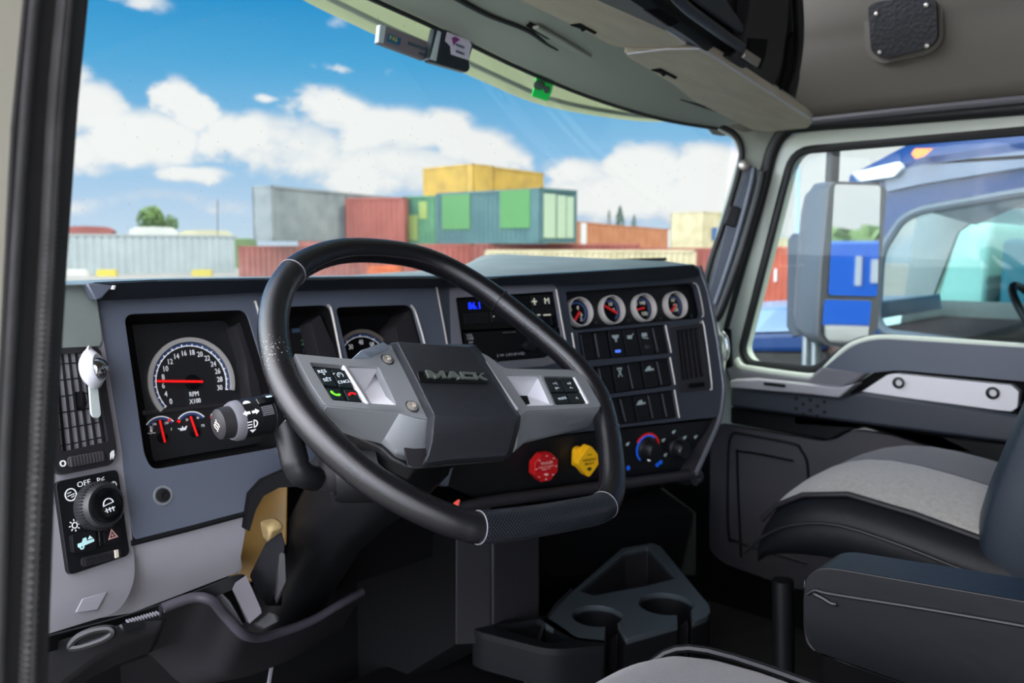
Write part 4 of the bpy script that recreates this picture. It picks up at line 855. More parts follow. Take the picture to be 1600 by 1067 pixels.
for i in range(1, len(seg)):
    acc += (seg[i]-seg[i-1]).length
    while acc >= pitch*.5*(k+1) and k < 200:
        k += 1
        j = i; t = (seg[i]-seg[i-1]).normalized(); u = (Wh.n - t*Wh.n.dot(t)).normalized(); w = t.cross(u)
        for q in range(26):
            a = 2*math.pi*(q+.5*(k % 2))/26
            n_ = u*math.cos(a)+w*math.sin(a)
            if n_.dot(-FW) < -.15: continue
            f = Fr(seg[i] + n_*(RR+.0009) - t*(acc-pitch*.5*k), t, n_.cross(t))
            dots.add([f.P(.00042*math.cos(z*1.0472), .00042*math.sin(z*1.0472), .0002 if f.n.dot(n_) > 0 else -.0002) for z in range(6)], [tuple(range(6))])
dots.build('perforations', mat('perforation_grey', (116, 128, 142), .6), W_, label='fine dotted perforations')
for px, py in [(455, 424), (747, 824), (946, 790), (781, 471)]:
    i = near(px, py); t = (cl[(i+1) % len(cl)]-cl[i-1]).normalized(); u = (Wh.n-t*Wh.n.dot(t)).normalized(); w = t.cross(u)
    MB().tube([cl[i]+(u*math.cos(a*math.pi/16)+w*math.sin(a*math.pi/16))*(RR+.0006) for a in range(32)], .0007, 6, closed=True).build('seam', mat('seam_thread', (112, 112, 118), .5) if py != 471 else blackrub, W_)
# inner stitching
sti = MB(); ctr = V((.69, .745, -.142))
for i in range(0, len(cl), 1):
    t = (cl[(i+1) % len(cl)]-cl[i-1]).normalized(); inn = (Wh.n.cross(t)).normalized()
    if inn.dot(ctr-cl[i]) < 0: inn = -inn
    if i % 2 == 0:
        for j in range(3):
            p = cl[i].lerp(cl[(i+2) % len(cl)], j/3); n_ = (inn*.93+Wh.n*.36).normalized(); sti.tube([p+n_*(RR+.0002)-t*.0009, p+n_*(RR+.0008), p+n_*(RR+.0002)+t*.0009+n_.cross(t)*.0012], .00045, 5)
sti.build('stitching', mat('stitch_thread', (34, 32, 36), .6), W_)

# spoke frame: left arm with two pockets
def wl(pts, c): return Wh.LL(pts, c)
cF = .014
z4 = lambda pts: zx(460, 520, 4.444, pts)
hole1 = rnd(wl(z4([(103, 203), (340, 224), (503, 487), (262, 467)]), cF), .003, 3)
hole2 = rnd(wl(z4([(368, 230), (585, 238), (710, 502), (528, 490)]), cF), .003, 3)
fl = [(461, 552.5), (548, 561), (580, 560), (588, 543), (609, 538), (655, 560), (700, 650), (668, 655), (652, 652), (625, 643.5), (508, 633), (486, 600)]
lf = MB().plate(Wh, rnd(wl(fl, cF), [0, .01, .004, .008, .004, 0, 0, 0, .004, .01, .004, 0]), (hole1, hole2), cF-.010, cF).build('left_spoke', silver, W_, bevel=.0014)
MB().poly([wp(548, 561, cF-.001), wp(565, 546, cF+.012), wp(600, 533, cF+.02), wp(612, 541, cF+.004), wp(590, 545, cF), wp(580, 560, cF)], Wh.n*-.02).build('spoke_shoulder', mat('blue_lit_silver', (176, 190, 206), .25, metal=.5), lf, bevel=.002, smooth=60)  # paler bluish silver puts the blue light on this shoulder into its colour
# lower bevelled flank of the left arm
up_ = [(508, 633, cF), (625, 643.5, cF), (652, 652, cF), (668, 655, cF)]
lo_ = [(541, 668, -.012), (600, 688, -.016), (620, 707, -.018), (640, 713, -.020)]
lo2 = [(660, 712, -.02)]
mb = MB(); U_ = [wp(*p) for p in up_]; L_ = [wp(*p) for p in lo_]
mb.loft([[U_[i], L_[i], L_[i]-Wh.n*.01, U_[i]-Wh.n*.01] for i in range(4)] + [[wp(690, 655, cF), wp(670, 712, -.02), wp(670, 712, -.03), wp(690, 655, 0)]])
mb.build('spoke_flank', silver, lf, bevel=.002, smooth=25)
MB().poly([wp(x, y, -.022) for x, y in [(545, 668), (600, 690), (618, 712), (640, 722), (665, 722), (650, 735), (612, 716), (596, 700), (560, 685)]], Wh.n*-.02).build('spoke_underside', black, lf, bevel=.003)
# pocket floors and walls
def pocket(pts, c0, c1, shrink, m, par, name='pocket'):
    A = [wp(x, y, c0) for x, y in pts]; ce = sum(A, V())/4; B = [ce+(p-ce)*(1-shrink)+Wh.n*(c1-c0) for p in A]
    mb = MB(); mb.add(A+B, [(0, 1, 5, 4), (1, 2, 6, 5), (2, 3, 7, 6), (3, 0, 4, 7), (4, 5, 6, 7)]); return mb.build(name, m, par)
pocket(z4([(103, 203), (340, 224), (503, 487), (262, 467)]), cF-.001, cF-.006, .02, black, lf, 'button_tray')
A = [wp(x, y, cF-.001) for x, y in z4([(368, 230), (585, 238), (710, 502), (528, 490)])]; B = [wp(x, y, cF-.03) for x, y in z4([(395, 250), (560, 262), (500, 400), (500, 480)])]
MB().add([A[0], A[1], A[2], A[3], wp(*z4([(575, 250)])[0], cF-.02), wp(*z4([(492, 405)])[0], cF-.026)], [(0, 1, 4, 5), (0, 5, 3), (4, 1, 2), (5, 4, 2, 3)]).build('thumb_pocket', silver_lt, lf, smooth=10)
MB().poly([wp(x, y, cF+.0015) for x, y in z4([(335, 222), (352, 224), (522, 488), (500, 486)])], Wh.n*-.006).build('pocket_rib', silver_lt, lf, bevel=.001)
btm = mat('button_dark', (22, 30, 32), .32)
Bt = []
def button(pts, c, par, m=btm):
    l = rnd(wl(pts, c), .0016, 3); b_ = MB().plate(Wh, l, (), c-.006, c).build('wheel_button', m, par, bevel=.001); return b_
sym = mat('button_print', (196, 206, 214), .5, emit=((196, 206, 214), .1))
def wsym(par, fn, m=sym): tx = MB(); fn(tx); tx.build('button_symbol', m, par)
cB = cF-.0005
q = button(z4([(140, 240), (238, 250), (298, 372), (200, 356)]), cB, lf)
def f(tx):
    for (x, y), s, z in [((192, 268), 'RES', .0062), ((207, 288), '+', .006), ((221, 308), '-', .007), ((230, 326), 'SET', .0062)]: a, b = Wh.L(460+x/4.444, 520+y/4.444, cB); tx.text(Wh, a, b, s, z, cB-.0001, 0, 1.1)
wsym(q, f)
q = button(z4([(255, 250), (350, 260), (412, 382), (316, 372)]), cB, lf)
def f(tx):
    a, b = Wh.L(460+318/4.444, 520+294/4.444, cB); tx.plate(Wh, arcpts(a, b, .0038, -50, 230, 16)+arcpts(a, b, .003, 230, -50, 16), (), cB-.001, cB+.0002); tx.bar(Wh, (a, b), (a-.0015, b+.002), .0007, cB-.001, cB+.0002); tx.bar(Wh, (a-.007, b+.003), (a-.005, b+.0036), .0008, cB-.001, cB+.0002)
    a, b = Wh.L(460+345/4.444, 520+340/4.444, cB); tx.text(Wh, a, b, 'CNCL', .0058, cB-.0001)
wsym(q, f)
def handset(a, b, s, rot):
    def f(tx):
        P = [(-.005, .001), (-.0052, -.0012), (-.0028, -.0016), (-.0022, -.0002), (0, .0006), (.0022, -.0002), (.0028, -.0016), (.0052, -.0012), (.005, .001), (.003, .0024), (0, .003), (-.003, .0024)]
        tx.plate(Wh, [(a+(x*math.cos(rot)-y*math.sin(rot))*s, b+(x*math.sin(rot)+y*math.cos(rot))*s) for x, y in P], (), cB-.001, cB+.0002)
    return f
q = button(z4([(216, 381), (312, 390), (352, 466), (262, 459)]), cB, lf); a, b = Wh.L(460+285/4.444, 520+420/4.444, cB); wsym(q, handset(a, b, 1.1, 2.5), greenp)
q = button(z4([(341, 391), (428, 399), (458, 474), (378, 468)]), cB, lf); a, b = Wh.L(460+400/4.444, 520+427/4.444, cB); wsym(q, handset(a, b, 1.0, 0), mat('red_print', (200, 22, 30)))
for (x, y) in [(645/4.444+460, 186/4.444+520), (817/4.444+460, 512/4.444+520)]:
    a, b = Wh.L(x, y, cF); s_ = MB().lathe(Wh, a, b, [(0, cF-.001), (.0068, cF-.001), (.0066, cF+.002), (.0035, cF+.0035), (.0028, cF+.001), (0, cF+.001)], 24).build('screw', steel, lf, smooth=50)
    MB().tube([Wh.P(a+.0075*math.cos(k*.3927), b+.0075*math.sin(k*.3927), cF+.0002) for k in range(16)], .0007, 6, closed=True).build('screw_ring', dgrey, s_)

# right arm
fr_ = [(745, 548), (765, 557), (787, 576), (893, 577.5), (912, 586), (939, 633), (936, 636), (822, 642), (812, 650), (790, 655), (735, 560)]
z5 = lambda pts: zx(680, 400, 4, pts)
h1 = rnd(wl(z5([(675, 752), (862, 752), (955, 922), (752, 930)]), cF), .003, 3)
h2 = rnd(wl(z5([(440, 738), (655, 742), (742, 932), (572, 936), (528, 872)]), cF), .002, 3)
rf = MB().plate(Wh, rnd(wl(fr_, cF), [0, .01, .012, .006, .012, .003, .003, .004, 0, 0, 0]), (h1, h2), cF-.010, cF).build('right_spoke', silver, W_, bevel=.0014)
up_ = [(940, 632, cF), (938, 636, cF), (822, 642, cF), (812, 648, cF)]
lo_ = [(934, 650, -.010), (924, 661, -.012), (824, 686, -.016), (806, 702, -.02)]
mb = MB(); U_ = [wp(*p) for p in up_]; L_ = [wp(*p) for p in lo_]
mb.loft([[U_[i], L_[i], L_[i]-Wh.n*.01, U_[i]-Wh.n*.01] for i in range(4)]); mb.build('spoke_flank', silver, rf, bevel=.002, smooth=25)
c_ = cF
P = lambda x, y, c: wp(*z5([(x, y)])[0], c)
MB().add([P(440, 738, c_-.001), P(655, 742, c_-.001), P(742, 932, c_-.001), P(572, 936, c_-.001), P(575, 875, c_-.03), P(528, 872, c_-.001)], [(0, 1, 4, 5), (1, 2, 4), (2, 3, 4)]).build('thumb_pocket', silver_lt, rf, smooth=10)
MB().add([P(528, 872, c_-.004), P(575, 872, c_-.010), P(598, 936, c_-.006), P(572, 936, c_-.004)], [(0, 1, 2, 3)]).build('pocket_slot', matte, rf)
pocket(z5([(675, 752), (862, 752), (955, 922), (752, 930)]), cF-.001, cF-.006, .02, black, rf, 'button_tray')
MB().poly([wp(x, y, cF+.0012) for x, y in z5([(866, 754), (876, 757), (968, 918), (952, 922)])], Wh.n*-.004).build('tray_edge', silver_lt, rf, bevel=.001)
MB().poly([wp(x, y, cF+.006) for x, y in z5([(303, 646), (322, 655), (525, 955), (505, 965)])], Wh.n*-.008).build('rib_highlight', silver_lt, rf, bevel=.0015)  # pale strip painted in as the highlight along the silver frame edge
for pts, lab in [([(688, 762), (768, 762), (808, 848), (722, 850)], [((748, 797), '>>|', .0052), ((763, 825), '|<<', .0052)]), ([(780, 762), (858, 762), (902, 845), (820, 848)], [((838, 797), '<+', .007), ((852, 824), '<-', .007)]), ([(726, 860), (815, 858), (840, 920), (755, 924)], [((795, 890), 'MODE', .0055)]), ([(826, 857), (906, 855), (940, 915), (852, 920)], [((886, 888), '<', .008)])]:
    q = button(z5(pts), cB, rf)
    def f(tx):
        for (x, y), s, z in lab: a, b = Wh.L(680+x/4, 400+y/4, cB); tx.text(Wh, a, b, s, z, cB-.0001)
    wsym(q, f)

# padded hub cover
hi, md, lo_c = .046, .040, -.004
T1 = [wp(617, 533, .040), wp(700, 536, .044), wp(736, 541, .044), wp(749, 552, .038)]
main = [wp(622, 535, hi), wp(700, 539, hi+.002), wp(731, 543, hi), wp(744, 554, hi-.004), wp(809, 650, hi-.006), wp(806, 655, hi-.004), wp(676, 645, hi)]
base = [wp(604, 534, .010), wp(612, 529, .012), wp(742, 538, .012), wp(752, 550, .010), wp(815, 648, .006), wp(812, 665, .0), wp(803, 704, -.006), wp(795, 716, -.006), wp(672, 726, -.006), wp(655, 731, -.008), wp(636, 724, -.008), wp(655, 712, -.004), wp(662, 690, .004), wp(663, 658, .010)]
bs_ = [wp(*p) for p in [(608, 536, .012), (742, 538, .012), (753, 551, .010), (815, 650, .006), (812, 668, .0), (802, 706, -.006), (794, 717, -.008), (700, 724, -.008), (664, 731, -.008), (657, 728, -.008), (666, 711, -.002), (664, 690, .004), (667, 656, .010), (640, 598, .012)]]
tp_ = [wp(*p) for p in [(620, 534, hi), (731, 542, hi), (745, 555, hi-.004), (808, 650, hi-.006), (807, 656, hi-.006), (797, 700, .006), (790, 712, .004), (700, 718, .004), (668, 722, .004), (662, 722, .002), (668, 712, .010), (674, 690, .020), (678, 648, hi-.002), (650, 592, hi)]]
hc = MB(); hc.add(bs_+tp_, [(i, (i+1) % 14, 14+(i+1) % 14, 14+i) for i in range(14)]+[tuple(reversed(range(14))), (14, 15, 16, 17, 26, 27), (26, 17, 18, 25), (25, 18, 19, 24), (24, 19, 20, 21, 22, 23)]); cv = hc.build('hub_cover', cover, W_, bevel=.006, seg=3, smooth=50)
hc2 = MB().hull([wp(640, 722, -.012), wp(636, 731, -.012), wp(652, 735, -.012), wp(700, 728, -.012), wp(790, 722, -.012), wp(640, 700, -.04), wp(790, 700, -.04), wp(700, 640, -.02), wp(600, 560, -.02), wp(780, 560, -.02)]); hc2.build('hub_back', dgrey, W_, bevel=.004)
# sunken name plate and badge letters
Mf = Fr(wp(676, 645, hi), wp(806, 655, hi-.004)-wp(676, 645, hi), wp(700, 539, hi+.002)-wp(676, 645, hi))
if Mf.n.dot(FW) > 0: Mf = Fr(Mf.o, -Mf.h, Mf.v)
bp_ = [(656, 577), (752, 584), (764, 594.5), (760, 595.5), (668, 592), (664, 589)]
pl_ = MB().plate(Mf, rnd(Mf.LL(z4([(866, 250), (1325, 272), (1357, 325), (1350, 334), (900, 322), (885, 315)]), .004), .002, 3), (), -.006, .0004).build('badge_plate', gloss_b, W_, bevel=.0008)
MB().tube([Mf.P(a, b, .0004) for a, b in rnd(Mf.LL(z4([(866, 250), (1325, 272), (1357, 325), (1350, 334), (900, 322), (885, 315)]), .0046), .002, 3)], .0005, 6, closed=True).build('badge_rim', black, pl_)
# wide block letters
def letter(mb, fr, x0, y0, w, h, polys, sk, c0, c1):
    for poly in polys: mb.plate(fr, [(x0+(px_+sk*py_)*w, y0+py_*h) for px_, py_ in poly], (), c0, c1)
LET = {'M': [[(0, 0), (.2, 0), (.2, 1), (0, 1)], [(.8, 0), (1, 0), (1, 1), (.8, 1)], [(.2, 1), (.2, .55), (.42, 0), (.58, 0), (.5, .45)], [(.8, 1), (.5, .45), (.42, 0.02), (.58, 0), (.8, .55)]],
       'A': [[(0, 0), (.22, 0), (.5, .68), (.5, 1), (.38, 1)], [(1, 0), (.78, 0), (.5, .68), (.5, 1), (.62, 1)], [(.25, .18), (.75, .18), (.66, .38), (.34, .38)]],
       'C': [[(0, 0), (1, 0), (1, .28), (.22, .28), (.22, .72), (1, .72), (1, 1), (0, 1)]],
       'K': [[(0, 0), (.22, 0), (.22, 1), (0, 1)], [(.22, .35), (.75, 1), (1, 1), (.52, .5), (1, 0), (.72, 0), (.36, .38), (.22, .3)]]}
Bf = Fr(Mf.X(665.5, 592.5, .0045), Mf.X(757, 594.5, .0045)-Mf.X(665.5, 592.5, .0045), Mf.v); A0 = Mf.X(663, 579, .0045); 
tw_ = (Mf.X(762, 594.5, .0045)-Mf.X(669, 590.5, .0045)).length; Bf = Fr(Mf.X(669, 590.8, .0004), Mf.X(762, 594.6, .0004)-Mf.X(669, 590.8, .0004), Mf.v)
hgt = (Mf.X(661, 579.5, .0045)-Mf.X(669, 590.8, .0045)).dot(Bf.v); off = (Mf.X(661, 579.5, .0045)-Mf.X(669, 590.8, .0045)).dot(Bf.h)
lt_ = MB(); x = 0
for ch, w in zip('MACK', (.29, .25, .21, .21)):
    letter(lt_, Bf, x*tw_, 0, w*tw_, hgt, LET[ch], 0, 0, .0022); x += w+.013
lt_.build('badge_letters', badge, pl_)

# ================================================================== steering column
colm = thing('steering_column', (.69, 1.05, -.48), 'dark moulded steering column shroud running down behind the wheel', 'steering column')
ax = -Wh.n; ctr = V((.69, .745, -.142))
def ring(s, w, h, dx=0, dv=0, n=20, e=3.2):
    out = []
    for i in range(n):
        a = 2*math.pi*i/n; cx_, sx_ = math.cos(a), math.sin(a); r = (abs(cx_)**e+abs(sx_)**e)**(-1/e)
        out.append(ctr + ax*s + Wh.h*(cx_*r*w+dx) + Wh.v*(sx_*r*h+dv))
    return out
MB().loft([ring(.028, .062, .06, 0, -.005), ring(.05, .07, .066, 0, -.005), ring(.11, .072, .07, 0, -.004), ring(.135, .06, .06, 0, 0)]).build('clockspring_housing', matte, colm, smooth=60)
MB().loft([ring(.085, .058, .062, -.012, -.01), ring(.12, .068, .07, -.012, -.01), ring(.19, .064, .066, -.008, -.006), ring(.26, .052, .056, -.012, 0), ring(.33, .046, .05, -.012, .004), ring(.42, .046, .05, -.008, .004), ring(.54, .05, .05, .0, 0), ring(.62, .05, .05, 0, 0)]).build('shroud', black, colm, smooth=60)
dm = Wh.at(-.062, -.045, -.115)
q_ = wp(508, 736, -.078)
dmf = Fr(q_, (.35, .75, .2), (-.15, -.2, 1))
if dmf.n.dot(FW) > 0: dmf = Fr(dmf.o, -dmf.h, dmf.v)
MB().lathe(dmf, 0, 0, [(0, .014), (.012, .013), (.019, .008), (.023, 0), (.024, -.02), (.0, -.02)], 28).build('stalk_collar', dgrey, colm, smooth=60)
MB().lathe(dmf, .004, -.004, [(.021, -.01), (.027, -.006), (.031, -.014), (.036, -.05), (0, -.05)], 28).build('collar_socket', black, colm, smooth=60)
arm = [wp(x, y, c) for x, y, c in [(444, 655, -.045), (452, 680, -.050), (457, 706, -.055), (463, 728, -.060), (474, 742, -.066), (492, 748, -.075)]]
MB().tube(spline(arm, 6), [.0145]*6+[.0145]*12+[.0135]*13, 14).build('stalk_arm', black, colm, smooth=60)
p0, p1 = wp(365, 658, -.048), wp(458, 639, -.043)
axd = (p1-p0).normalized(); sf = Fr(p0, axd.orthogonal(), axd.cross(axd.orthogonal()))
v_ = (Wh.v - axd*Wh.v.dot(axd)).normalized(); sf = Fr(p0, v_, axd.cross(v_))      # n along the stalk
if sf.n.dot(axd) < 0: sf = Fr(p0, v_, -axd.cross(v_))
ln = (p1-p0).length; R0 = .0205
stk = MB().lathe(sf, 0, 0, [(0, 0), (R0, 0), (R0*1.0, .001), (R0*1.02, ln*.32), (R0, ln*.325), (R0, ln*.55), (R0*1.02, ln*.555), (R0*1.03, ln*1.1), (0, ln*1.1)], 36).build('stalk_barrel', gloss_b if False else black, colm, smooth=40, label='black multi-function stalk with white wiper and light symbols')
MB().lathe(sf, 0, 0, [(0, -.004), (.0185, -.004), (.0205, .0), (.0208, .005), (.0195, .006), (0, .006)], 36).build('stalk_ring', mgrey, colm, smooth=40)
MB().lathe(sf, 0, 0, [(0, -.018), (.013, -.018), (.0155, -.016), (.0165, -.004), (0, -.004)], 32).build('stalk_end_button', dgrey, colm, smooth=40)
# symbols wrapped on the barrel
cdir = (-FW - sf.n*(-FW).dot(sf.n)).normalized()
def onb(s, ang, rad=R0*1.03):
    sidev = sf.n.cross(cdir).normalized()
    if sidev.z < 0: sidev = -sidev
    nrm = cdir*math.cos(ang)+sidev*math.sin(ang); vv = -cdir*math.sin(ang)+sidev*math.cos(ang)
    f = Fr(p0+sf.n*s+nrm*rad, sf.n, vv)
    return f if f.n.dot(nrm) > 0 else Fr(f.o, sf.n, vv)
tx = MB(); s1 = ln*.15
f1 = onb(s1, .28); 
tx.plate(f1, [(-.009, 0), (-.005, .003), (-.005, .0014), (-.001, .0014), (-.001, -.0014), (-.005, -.0014), (-.005, -.003)], (), 0, .0004); tx.plate(f1, [(.009, 0), (.005, .003), (.005, .0014), (.001, .0014), (.001, -.0014), (.005, -.0014), (.005, -.003)], (), 0, .0004)
f1 = onb(s1, -.28); tx.plate(f1, arcpts(.001, 0, .0042, -90, 90, 10)+arcpts(.001, 0, .003, 90, -90, 10), (), 0, .0004); tx.bar(f1, (.001, -.0042), (.001, .0042), .0009, 0, .0004)
for k in range(3): tx.bar(f1, (-.006, -.003+k*.0028), (-.001, -.003+k*.0028), .0009, 0, .0004)
f1 = onb(s1, -.62); tx.plate(f1, [(-.0035, .001), (.0035, .001), (0, -.0025)], (), 0, .0004)
f1 = onb(s1, .8); tx.plate(f1, arcpts(0, 0, .004, 0, 180, 8), (), 0, .0004)
for ang, s in [(-.22, 'LOW'), (-.52, 'HIGH'), (.72, 'OFF')]: f1 = onb(ln*.78, ang); tx.text(f1, 0, 0, s, .0056, 0, 0, 1.1)
f1 = onb(ln*.78, .28); tx.plate(f1, arcpts(0, -.003, .0066, 30, 150, 10)+arcpts(0, -.003, .0056, 150, 30, 10), (), 0, .0004); tx.bar(f1, (0, -.004), (-.003, .003), .0008, 0, .0004); tx.bar(f1, (.001, -.004), (.0015, .003), .0008, 0, .0004)
for ang in (-.52, -.22): f1 = onb(ln*.68, ang); tx.lathe(f1, 0, 0, [(0, 0), (.0012, 0), (.0012, .0004), (0, .0004)], 10)
f1 = onb(ln*.66, .2); tx.plate(f1, [(-.0005, .004), (.001, .004), (.0025, -.004), (-.002, -.004)], (), 0, .0004)
tx.build('stalk_symbols', white, colm)
kn = MB()
for i in range(9):
    for j in range(5): f1 = onb(ln*.34+i*ln*.02, .02+j*.1, R0+.0003); kn.box(f1, -.0006, -.0007, .0006, .0007, -.0003, .0007)
kn.build('stalk_knurl', mgrey, colm)
f1 = onb(ln*.45, .75, R0-.001); MB().box(f1, -.010, -.004, .010, .004, 0, .0035).build('stalk_slider', gloss_b, colm, bevel=.001)
f1 = onb(ln*.52, .9, R0+.002); MB().box(f1, -.003, -.0012, .003, .0012, 0, .0008).build('slider_mark', mat('cyan_print', (190, 232, 232)), colm)
# end cap symbol
ef = Fr(p0-sf.n*.0182, sf.v, sf.h); ef = ef if ef.n.dot(sf.n) < 0 else Fr(ef.o, -ef.h, ef.v)
tx = MB()
for k in range(3): tx.tube([ef.P(-.004+k*.0035+math.sin(i)*.0008, -.006+i*.0014, .0) for i in range(8)], .0005, 5)
tx.build('end_symbol', mat('cream_mark', (214, 206, 186)), colm)
# column bracket and boot at the lower left
def at(x, y, d): return dep(x, y, d)
MB().hull([at(414, 848, 1.08), at(440, 830, 1.08), at(446, 850, 1.06), at(440, 905, 1.04), at(418, 948, 1.05), at(406, 930, 1.10), at(389, 899, 1.12), at(440, 948, 1.12), at(440, 850, 1.16)]).build('column_bracket', black, colm, bevel=.003)
MB().hull([at(436, 862, 1.03), at(446, 862, 1.03), at(448, 915, 1.03), at(432, 945, 1.03), at(428, 935, 1.03), at(440, 880, 1.10), at(440, 930, 1.1)]).build('bracket_ridge', dgrey, colm, bevel=.003)

MB().poly([at(x, y, 1.10) for x, y in [(384, 826), (388, 796), (392, 772), (412, 750), (446, 735), (470, 727), (470, 760), (436, 762), (412, 775), (400, 796), (390, 830)]], V((0, .01, 0))).build('fascia_shade', matte, dash)  # dark strip standing for the shade under the fascia edge
# insulation behind, seen between the dash and the column
MB().poly([at(x, y, 1.17) for x, y in [(366, 790), (394, 740), (452, 728), (450, 850), (420, 900), (392, 912), (364, 905)]], V((0, .03, 0))).build('firewall_insulation', tan, dash, bevel=.004, label='tan padded insulation behind the column')
blob = MB().hull([at(404, 812, 1.17), at(430, 806, 1.17), at(446, 822, 1.17), at(420, 852, 1.17), at(409, 838, 1.17), at(422, 828, 1.145)]); blob.build('insulation_fold', mat('insulation_fold_tan', (224, 196, 140), .3), dash, bevel=.006)

# ================================================================== lower trim under the dash
kb_ = thing('knee_trim', at(330, 980, 1.0), 'dark curved trim under the driver side of the dashboard', 'trim')
curve = spline([at(x, y, d) for x, y, d in [(255, 950, .95), (300, 934, .97), (330, 938, .98), (350, 960, 1.0), (379, 990, 1.02), (405, 996, 1.06), (438, 988, 1.10), (486, 970, 1.15), (530, 945, 1.20), (565, 925, 1.26)]], 6)
sh_rows = [[p for p in curve], [p + V((0, .012, -.02)) for p in curve], [p + V((0, .05, -.07)) for p in curve], [p + V((0, .16, -.12)) for p in curve]]
MB().sheet(sh_rows, (0, .01, 0)).build('curved_shell', mat('shell_purple_black', (28, 27, 31), .5, spec=.35), kb_, smooth=60)
MB().tube(curve, .006, 10).build('curved_lit_edge', mat('purple_grey', (62, 60, 68), .4), kb_)  # lighter tube paints the lit rim of the shell
inner = [at(x, y, d) for x, y, d in [(70, 996, .80), (205, 960, .93), (300, 927, .98), (372, 899, 1.0), (388, 906, 1.02), (400, 930, 1.05)]]
MB().sheet([spline(inner, 5), [p + V((0, .002, -.016)) for p in spline(inner, 5)]], (0, .004, 0)).build('upper_edge', black, kb_, smooth=60)
MB().hull([at(360, 915, 1.0), at(385, 898, 1.0), at(408, 950, 1.0), at(410, 958, 1.0), at(390, 975, 1.0), at(385, 972, 1.02), at(372, 930, 1.06)]).build('grey_tab', mat('tab_grey', (66, 64, 70), .5), kb_, bevel=.004)
MB().hull([at(392, 976, 1.02), at(418, 953, 1.02), at(434, 958, 1.02), at(440, 970, 1.02), at(410, 986, 1.02), at(415, 970, 1.08)]).build('tab_foot', dgrey, kb_, bevel=.004)
MB().poly([at(x, y, d) for x, y, d in [(290, 945, 1.0), (345, 922, 1.0), (362, 940, 1.01), (384, 978, 1.03), (372, 985, 1.03), (345, 960, 1.02), (320, 945, 1.01)]], V((0, .03, -.005))).build('inner_web', mgrey, kb_, bevel=.004)
hb_ = thing('release_box', at(170, 1020, .8), 'black latch box with a release pull hanging under the lower left dashboard', 'latch')
MB().poly([at(x, y, .82) for x, y in [(73, 1002), (200, 970), (262, 964), (250, 985), (192, 1008), (150, 1030), (90, 1075), (40, 1110), (40, 1010)]], V((0, .02, -.03))).build('box_body', matte, hb_, bevel=.004)
MB().hull([at(184, 975, .80), at(262, 962, .84), at(262, 972, .84), at(190, 988, .80), at(190, 985, .84)]).build('box_tab', black, hb_, bevel=.003)
MB().tube(spline([at(x, y, .80) for x, y in [(112, 1006), (125, 994), (150, 984), (172, 982), (176, 990), (160, 1000), (130, 1010), (112, 1012)]], 5, closed=True), .0035, 8, closed=True).build('release_pull', black, hb_)
tx = MB()
for k in range(11): p = at(200+k*4.6, 971-k*1.3, .85); tx.ubox(p.x-.0006, p.y-.004, p.z-.0012, p.x+.0006, p.y+.004, p.z+.0012)
tx.build('box_slots', mgrey, hb_)

# pedals and footwell
pd = thing('accelerator_pedal', at(530, 1050, 1.7), 'grey ribbed foot pedal deep in the dark footwell', 'pedal')
pf = Fr(at(535, 1052, 1.7), (.9, -.3, 0), (.1, .5, .8))
if pf.n.dot(FW) > 0: pf = Fr(pf.o, -pf.h, pf.v)
MB().box(pf, -.045, -.10, .045, .05, -.012, 0).build('pad', dgrey, pd, bevel=.004)
g = MB()
for k in range(7): g.box(pf, -.038, -.09+k*.02, .038, -.08+k*.02, -.001, .006)
g.build('ribs', mgrey, pd, bevel=.0015)
pd2 = thing('brake_pedal', at(466, 1050, 1.7), 'small worn metal pedal arm in the footwell left of the ribbed pedal', 'pedal')
pf = Fr(at(464, 1040, 1.7), (.9, -.3, 0), (.1, .5, .8)); pf = pf if pf.n.dot(FW) < 0 else Fr(pf.o, -pf.h, pf.v)
MB().box(pf, -.012, -.016, .014, .016, -.01, 0).build('arm_plate', mat('worn_metal', (120, 112, 100), .5, metal=.3), pd2, bevel=.003)
MB().tube([at(466, 1046, 1.7), at(500, 1000, 1.66), at(520, 970, 1.62)], .012, 8).build('arm', dgrey, pd2)
MB().box(pf, .07, -.03, .12, .03, -.02, -.004).build('pad', dgrey, pd2, bevel=.004)
MB().tube([at(436, 985, 1.2), at(428, 1020, 1.2), at(418, 1080, 1.2)], .003, 6).build('cable', mgrey)['label'] = 'thin pale cable hanging under the steering column'
bpy.data.objects['cable']['category'] = 'cable'
rr = thing('red_tag', at(715, 785, 1.15), 'small red orange tag glimpsed just above the bottom of the wheel rim', 'tag')
MB().hull([at(708, 786, 1.2), at(716, 780, 1.2), at(719, 781, 1.2), at(716, 792, 1.2), at(712, 788, 1.21)]).build('tag_body', mat('orange_red', (236, 60, 20), .5), rr)

# ================================================================== engine tunnel and cup holder console
et = thing('engine_tunnel', (1.15, 1.2, FLZ), 'dark engine cover rising between the footwells under the centre dashboard', 'engine cover')
MB().poly([at(x, y, d) for x, y, d in [(712, 790, 1.50), (768, 790, 1.53), (768, 1006, 1.53), (712, 1008, 1.50)]], V((.01, .012, 0))).build('left_face', dgrey, et, bevel=.003)
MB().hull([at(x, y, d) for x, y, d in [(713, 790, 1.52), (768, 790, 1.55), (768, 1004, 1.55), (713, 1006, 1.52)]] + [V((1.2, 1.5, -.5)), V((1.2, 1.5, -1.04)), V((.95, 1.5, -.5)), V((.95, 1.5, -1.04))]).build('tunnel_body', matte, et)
MB().hull([at(x, y, d) for x, y, d in [(768, 800, 1.53), (845, 800, 1.62), (845, 1010, 1.62), (768, 1010, 1.53)]] + [at(768, 800, 1.53)+V((.1, .4, 0)), at(845, 800, 1.62)+V((.1, .4, 0)), at(768, 1010, 1.53)+V((.1, .4, 0)), at(845, 1010, 1.62)+V((.1, .4, 0))]).build('centre_face', dgrey, et, bevel=.01)
